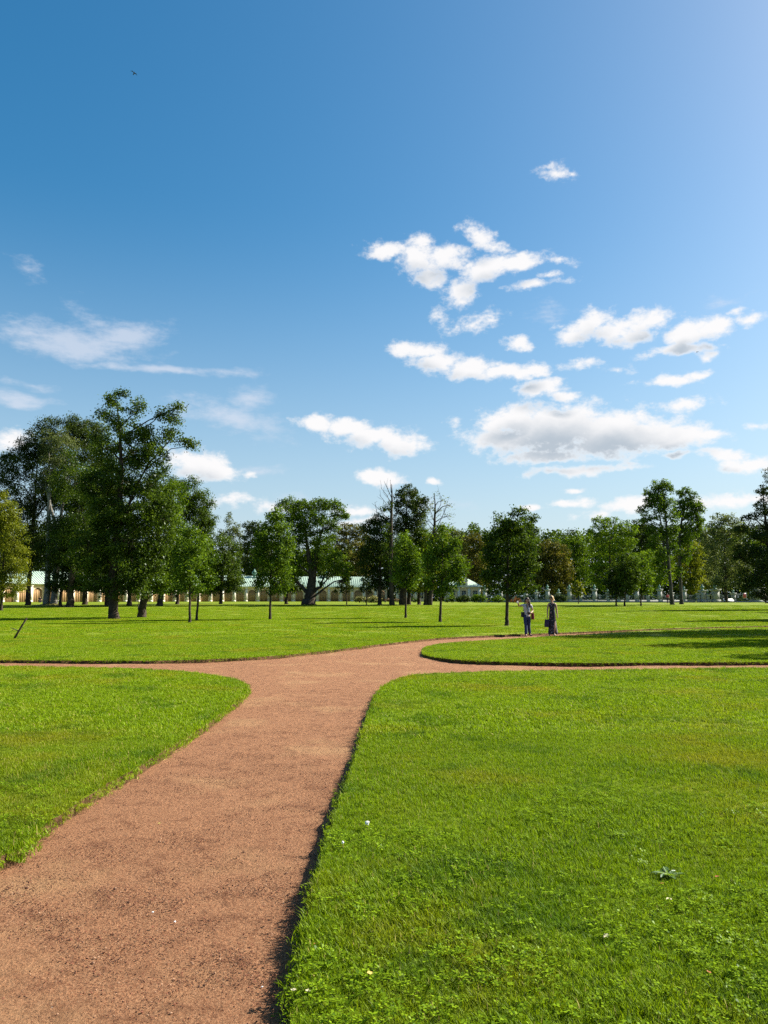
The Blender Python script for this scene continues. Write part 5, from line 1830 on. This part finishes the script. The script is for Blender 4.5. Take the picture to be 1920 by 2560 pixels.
dress = {'pel': (0, 0, .93, .155, .125), 'waist': (0, 0, 1.09, .128, .105), 'chest': (0, .005, 1.30, .150, .115), 'top': (0, .005, 1.465, .10, .075), 'k1': (.0, .0, .72, .175, .15), 'k2': (.0, .01, .50, .19, .17), 'k3': (.01, .02, .30, .205, .185), 'k4': (.015, .02, .12, .235, .21), 'k5': (.015, .02, .02, .25, .22), 'sl': (-.14, 0, 1.43, .058), 'sr': (.14, .005, 1.43, .058)}
dm = skin_mesh('floral_dress', dress, [('pel', 'waist'), ('waist', 'chest'), ('chest', 'top'), ('pel', 'k1'), ('k1', 'k2'), ('k2', 'k3'), ('k3', 'k4'), ('k4', 'k5'), ('chest', 'sl'), ('chest', 'sr')], 'pel')
bm = bmesh.new()
bm.from_mesh(dm)
bmesh.ops.subdivide_edges(bm, edges=bm.edges[:], cuts=1, use_grid_fill=True)
for v in bm.verts:          # folds of the skirt
    if v.co.z < .85:
        a = math.atan2(v.co.y, v.co.x)
        k_ = (.85 - v.co.z) / .85
        s_ = 1 + .07 * k_ * math.sin(a * 8 + v.co.z * 3)
        v.co.x *= s_
        v.co.y *= s_
kill = [f for f in bm.faces if f.calc_center_median().z < .60 and f.calc_center_median().y < 0 and abs(f.calc_center_median().x - .055) < .012 + .055 * (.60 - f.calc_center_median().z)]
bmesh.ops.delete(bm, geom=kill, context='FACES')    # the slit over the front leg
bm.to_mesh(dm)
bm.free()
put('floral_dress', dm, M_FLORAL, wb)
shoe_pair(wb, JB, M_BEIGE)
hair_cap(PB['head'], PB['face'], [
    ({'a': (.05, .09, 1.66, .05), 'b': (.075, .115, 1.62, .055), 'c': (.08, .12, 1.58, .035)}, [('a', 'b'), ('b', 'c')], 'b'),
    ({'a': (.07, .08, 1.60, .03), 'b': (.075, .085, 1.53, .02)}, [('a', 'b')], 'a')], M_HAIR_B, wb, .98)
gm = MB()
f = np.array((-.75, -.7, 0)) / np.linalg.norm((-.75, -.7, 0))
r = np.cross(f, (0, 0, 1))
h = np.array(PB['head'])
for sg in (-1, 1):
    c = h + f * .097 + r * sg * .034 + np.array((0, 0, .015))
    ring = [c + r * .028 * math.cos(a) + np.array((0, 0, .022 * math.sin(a))) for a in np.linspace(0, 2 * math.pi, 10, endpoint=False)]
    gm.add([c + f * .006] + ring, [], [(0, i, i % 10 + 1) for i in range(1, 11)])
    gm.tube(np.array([h + f * .09 + r * sg * .06 + (0, 0, .018), h + f * .02 + r * sg * .085 + (0, 0, .015)]), .004, 4)
gm.build('sunglasses', M_LENS, wb)
bag('handbag', 'dark purple bag carried low in the blonde woman\'s hand', (q2.x - .265, q2.y - .08, .56), .25, .21, .12, .36, M_PURPLE,
    [(-.05, 0, .15), (-.045, 0, .24), (0.01, 0, .275), (.05, 0, .24), (.055, 0, .15)], .03, M_BLACK)


# --- far figures, a few pixels tall
def far_person(label, u, Y, hgt, shirt, trousers, hair, rz=0.0, sit=False):
    b = at_depth(u, 1500, Y)
    root = thing('person', (b.x, b.y, gz(Y)), label, 'person', None, rz)
    s = hgt / 1.7
    J = {k_: tuple(np.array(v) * s) for k_, v in dict(pel=(0, 0, .92, .13, .10), chest=(0, 0, 1.28, .15, .10), nk=(0, 0, 1.46, .05), hd=(0, -.01, 1.60, .085, .095), hipL=(-.09, 0, .86, .09), hipR=(.09, 0, .86, .09), kL=(-.1, -.04, .48, .06), kR=(.1, .05, .48, .06),
        aL=(-.1, -.06, .07, .045), aR=(.1, .14, .07, .045), tL=(-.1, -.2, .035, .04), tR=(.1, .0, .035, .04), sL=(-.19, 0, 1.40, .055), sR=(.19, 0, 1.40, .055), eL=(-.25, .02, 1.12, .04), eR=(.25, .02, 1.12, .04), wL=(-.25, -.08, .86, .03), wR=(.25, -.08, .86, .03), hL=(-.25, -.11, .77, .035, .02), hR=(.25, -.11, .77, .035, .02)).items()}
    if sit:
        for k_, v in dict(pel=(0, 0, .45), chest=(0, -.05, .82), nk=(0, -.08, .98), hd=(0, -.11, 1.12), hipL=(-.09, -.05, .43), hipR=(.09, -.05, .43), kL=(-.11, -.45, .48), kR=(.11, -.45, .48), aL=(-.11, -.45, .08), aR=(.11, -.45, .08), tL=(-.11, -.6, .04), tR=(.11, -.6, .04), sL=(-.19, -.05, .94), sR=(.19, -.05, .94), eL=(-.24, -.15, .68), eR=(.24, -.15, .68), wL=(-.15, -.4, .58), wR=(.15, -.4, .58), hL=(-.13, -.46, .56), hR=(.13, -.46, .56)).items():
            J[k_] = tuple(np.array(v) * s) + J[k_][3:]
    B = [('pel', 'chest'), ('chest', 'nk'), ('nk', 'hd')]
    for sd in 'LR':
        B += [('pel', 'hip' + sd), ('hip' + sd, 'k' + sd), ('k' + sd, 'a' + sd), ('a' + sd, 't' + sd), ('chest', 's' + sd), ('s' + sd, 'e' + sd), ('e' + sd, 'w' + sd), ('w' + sd, 'h' + sd)]
    put('body', skin_mesh('body', J, B, 'pel', 1), M_SKIN, root)
    g = lambda k_, a: (*J[k_][:3], J[k_][3] + a, (J[k_][4] if len(J[k_]) > 4 else J[k_][3]) + a)
    put('shirt', skin_mesh('shirt', {k_: g(k_, .02) for k_ in ('pel', 'chest', 'sL', 'sR', 'eL', 'eR')}, [('pel', 'chest'), ('chest', 'sL'), ('chest', 'sR'), ('sL', 'eL'), ('sR', 'eR')], 'chest', 1), shirt, root)
    put('trousers', skin_mesh('trousers', {k_: g(k_, .016) for k_ in ('pel', 'hipL', 'hipR', 'kL', 'kR', 'aL', 'aR')}, [('pel', 'hipL'), ('pel', 'hipR'), ('hipL', 'kL'), ('hipR', 'kR'), ('kL', 'aL'), ('kR', 'aR')], 'pel', 1), trousers, root)
    hx, hy, hz = J['hd'][:3]
    put('hair', skin_mesh('hair', {'a': (hx, hy + .02, hz + .08, .085), 'b': (hx, hy + .07, hz, .07)}, [('a', 'b')], 'a', 1), hair, root)
    return root


far_person('distant figure in a red top beside the twin tall trunks', 1669, 134, 1.72, M_REDSHIRT, M_DARKBLUE, M_HAIR_D)
far_person('distant figure in a pale top walking close behind the one in red', 1675, 136, 1.62, M_WHITESHIRT, M_DARKBLUE, M_HAIR_B)
far_person('dark distant figure at the right edge beside the stone gate pier', 1914, 128, 1.75, M_BLACK, M_DARKBLUE, M_HAIR_D)
far_person('dark figure seated at far left by the foot of the pale forked ash', 100, 130, 1.70, M_BLACK, M_DARKBLUE, M_HAIR_D, .4, True)


# ------------------------------------------------------------------ birds
M_FEATHER = surf('dark_feather', (.05, .05, .055), .7, .3, 20)


def bird(label, u, v, Y, span, roll=0.0, perched=False):
    p_ = at_depth(u, v, Y)
    t = thing('bird', p_, label, 'bird', None, 0.3)
    m = MB()
    s = span
    prof = [(.004, -.20), (.030, -.15), (.055, -.05), (.060, .04), (.040, .12), (.034, .16), (.030, .19), (.006, .24)]
    vv_ = []
    m.lathe([(a * s * 1.1, h * s) for a, h in prof], 0, 0, 0, 8)
    m.add([(-.05 * s, 0, -.16 * s), (.05 * s, 0, -.16 * s), (.07 * s, .01, -.30 * s), (-.07 * s, .01, -.30 * s)], [(0, 1, 2, 3)])
    o = m.build('body', M_FEATHER, t, smooth=True)
    o.rotation_euler = (R(75 if not perched else 25), 0, R(20))
    for sg in (-1, 1):
        w = MB()
        if perched:
            w.add([(sg * .05 * s, .03 * s, .12 * s), (sg * .075 * s, .03 * s, .0), (sg * .05 * s, .07 * s, -.22 * s), (sg * .03 * s, .06 * s, .0)], [(0, 1, 2, 3)])
        else:
            for dz in (0.006, -.006):
                w.add([(sg * .04 * s, -.08 * s, dz), (sg * .24 * s, -.10 * s, .11 * s + dz), (sg * .5 * s, .02 * s, -.03 * s + dz), (sg * .24 * s, .06 * s, .09 * s + dz), (sg * .04 * s, .08 * s, dz)], [(0, 1, 3, 4)], [(1, 2, 3)])
        wo = w.build('wing', M_FEATHER, t)
        wo.rotation_euler = (0, roll, 0)
    return t


bird('gull gliding high in the blue upper left sky', 335, 183, 85, .95, R(32))
bird('small dark bird flying before the right-hand clouds', 1743, 880, 95, .5, R(-10))
bird('dark bird perched on the bare top of the dead-topped tree', 976, 1201, 114, .4, 0, True)
bird('dark bird hovering just over the crown of the round-topped oak', 198, 1036, 116, .45, R(60))


# ------------------------------------------------------------------ small things on turf and path
M_PLANTAIN = leafy('plantain_leaf', (.05, .10, .025), (.13, .20, .07), trans=.2, gloss=.04)
rng = np.random.default_rng(5)


def rosette(label, u, v, n, size, seed):
    g_ = ground_at(u, v, LH + .02)
    g_.z = LH
    t = thing('plantain_weed', g_, label, 'weed')
    r_ = np.random.default_rng(seed)
    for i in range(n):
        a = 2 * math.pi * i / n + r_.normal(0, .25)
        L = size * r_.uniform(.7, 1.15)
        up = r_.uniform(.25, .8)
        w = L * .15
        dx, dy = math.cos(a), math.sin(a)
        prof = [(0, .02, .3), (.25, .02 + up * .12, .8), (.55, .02 + up * .22, 1.0), (.82, .02 + up * .22, .7), (1.0, .02 + up * .17, .12)]
        V = []
        for (tt, zz, ww) in prof:
            V += [(dx * tt * L - dy * w * ww, dy * tt * L + dx * w * ww, zz * L + .012), (dx * tt * L, dy * tt * L, zz * L + .006), (dx * tt * L + dy * w * ww, dy * tt * L - dx * w * ww, zz * L + .012)]
        Q = []
        for j in range(4):
            Q += [(3 * j, 3 * j + 1, 3 * j + 4, 3 * j + 3), (3 * j + 1, 3 * j + 2, 3 * j + 5, 3 * j + 4)]
        link('leaf', mesh_np('leaf', V, quads=Q, mats=[M_PLANTAIN], tint=r_.random(len(Q))), t)


rosette('pale long-leaved plantain rosette in the right foreground turf', 1672, 2184, 11, .085, 1)
M_ORANGE = surf('orange_dead_leaf', (.30, .09, .03), .7, .25, 60)
M_YELLOWLEAF = surf('yellow_dead_leaf', (.55, .40, .10), .7, .25, 60)
M_PALE = surf('pale_dead_leaf', (.36, .33, .20), .7, .2, 60)


def dead_leaf(label, u, v, size, mat, lift, seed):
    g_ = ground_at(u, v, lift)
    r_ = np.random.default_rng(seed)
    t = bpy.data.objects.new('fallen_leaf', None)
    a = np.linspace(0, 2 * math.pi, 11, endpoint=False)
    rad = size * (.6 + .4 * np.abs(np.cos(a * 2.5)))
    V = [(0, 0, 0)] + [(x * math.cos(b_), x * .75 * math.sin(b_), .25 * size * r_.uniform(-.3, 1)) for x, b_ in zip(rad, a)]
    me = mesh_np('fallen_leaf', V, tris=[(0, i, i % 11 + 1) for i in range(1, 12)], mats=[mat])
    o = link('fallen_leaf', me, None, label=label, category='leaf', group='fallen leaves')
    o.location = g_
    o.rotation_euler = (r_.normal(0, .2), r_.normal(0, .2), r_.uniform(0, 6))
    bpy.data.objects.remove(t)


T = LH + .035
dead_leaf('orange fallen leaf on the turf right of the plantain rosette', 1793, 2191, .016, M_ORANGE, T, 1)
dead_leaf('orange fallen leaf on the turf just below the plantain rosette', 1655, 2208, .012, M_ORANGE, T, 2)
dead_leaf('pale crumpled leaf lying below the plantain rosette', 1672, 2247, .018, M_PALE, T, 3)
dead_leaf('pale leaf standing out in the clover at the lower right', 1516, 2340, .020, M_PALE, T, 4)
dead_leaf('orange leaf on the turf near the path edge at the bottom', 790, 2358, .012, M_ORANGE, T, 5)
dead_leaf('yellow leaf in the bottom turf a step right of the path edge', 925, 2432, .014, M_YELLOWLEAF, T, 6)
dead_leaf('pale leaf on the bottom lip of the right lawn', 733, 2474, .014, M_PALE, T, 7)
dead_leaf('pale leaf in the turf right beside the one on the bottom lip', 770, 2476, .014, M_PALE, T, 8)
dead_leaf('yellow leaf lying on the middle of the red path', 398, 2059, .018, M_YELLOWLEAF, .012, 9)
dead_leaf('reddish leaf on the far bottom right turf', 1772, 2430, .014, M_ORANGE, T, 10)


def puff(label, u, v, lift, s):
    g_ = ground_at(u, v, lift)
    t = thing('dandelion_clock', g_, label, 'flower', 'white seed heads')
    bm = bmesh.new()
    bmesh.ops.create_icosphere(bm, subdivisions=2, radius=s)
    for vtx in bm.verts:
        vtx.co *= random.uniform(.75, 1.15)
    me = bpy.data.meshes.new('seed_head')
    bm.to_mesh(me)
    bm.free()
    me.materials.append(M_SEED)
    o = link('seed_head', me, t)
    m_ = MB()
    m_.tube(np.array([(.004, 0, -lift + LH - .01), (0, 0, -.5 * s)]), .0016, 4)
    m_.build('stalk', M_CLOVER if False else M_STRAW, t)


puff('white dandelion seed head on the right lawn near the path edge', 918, 2057, LH + .055, .015)
puff('smaller white seed head nearer the edge below the first one', 857, 2106, LH + .05, .008)


def pebble(label, u, v, s):
    g_ = ground_at(u, v, .006)
    o = link('white_pebble', pebble_mesh(int(u), M_WHITE), None, label=label, category='pebble', group='white pebbles on the path')
    o.location = g_
    o.scale = (s, s * .8, s)


pebble('white pebble on the path, upper of the close pair', 382, 2280, .007)
pebble('white pebble on the path, lower of the close pair', 437, 2304, .007)
pebble('lone white pebble low on the right part of the path', 655, 2467, .006)
pebble('lone white pebble near the bottom edge of the path', 130, 2520, .006)
print('LEAVES', NLEAF[0])
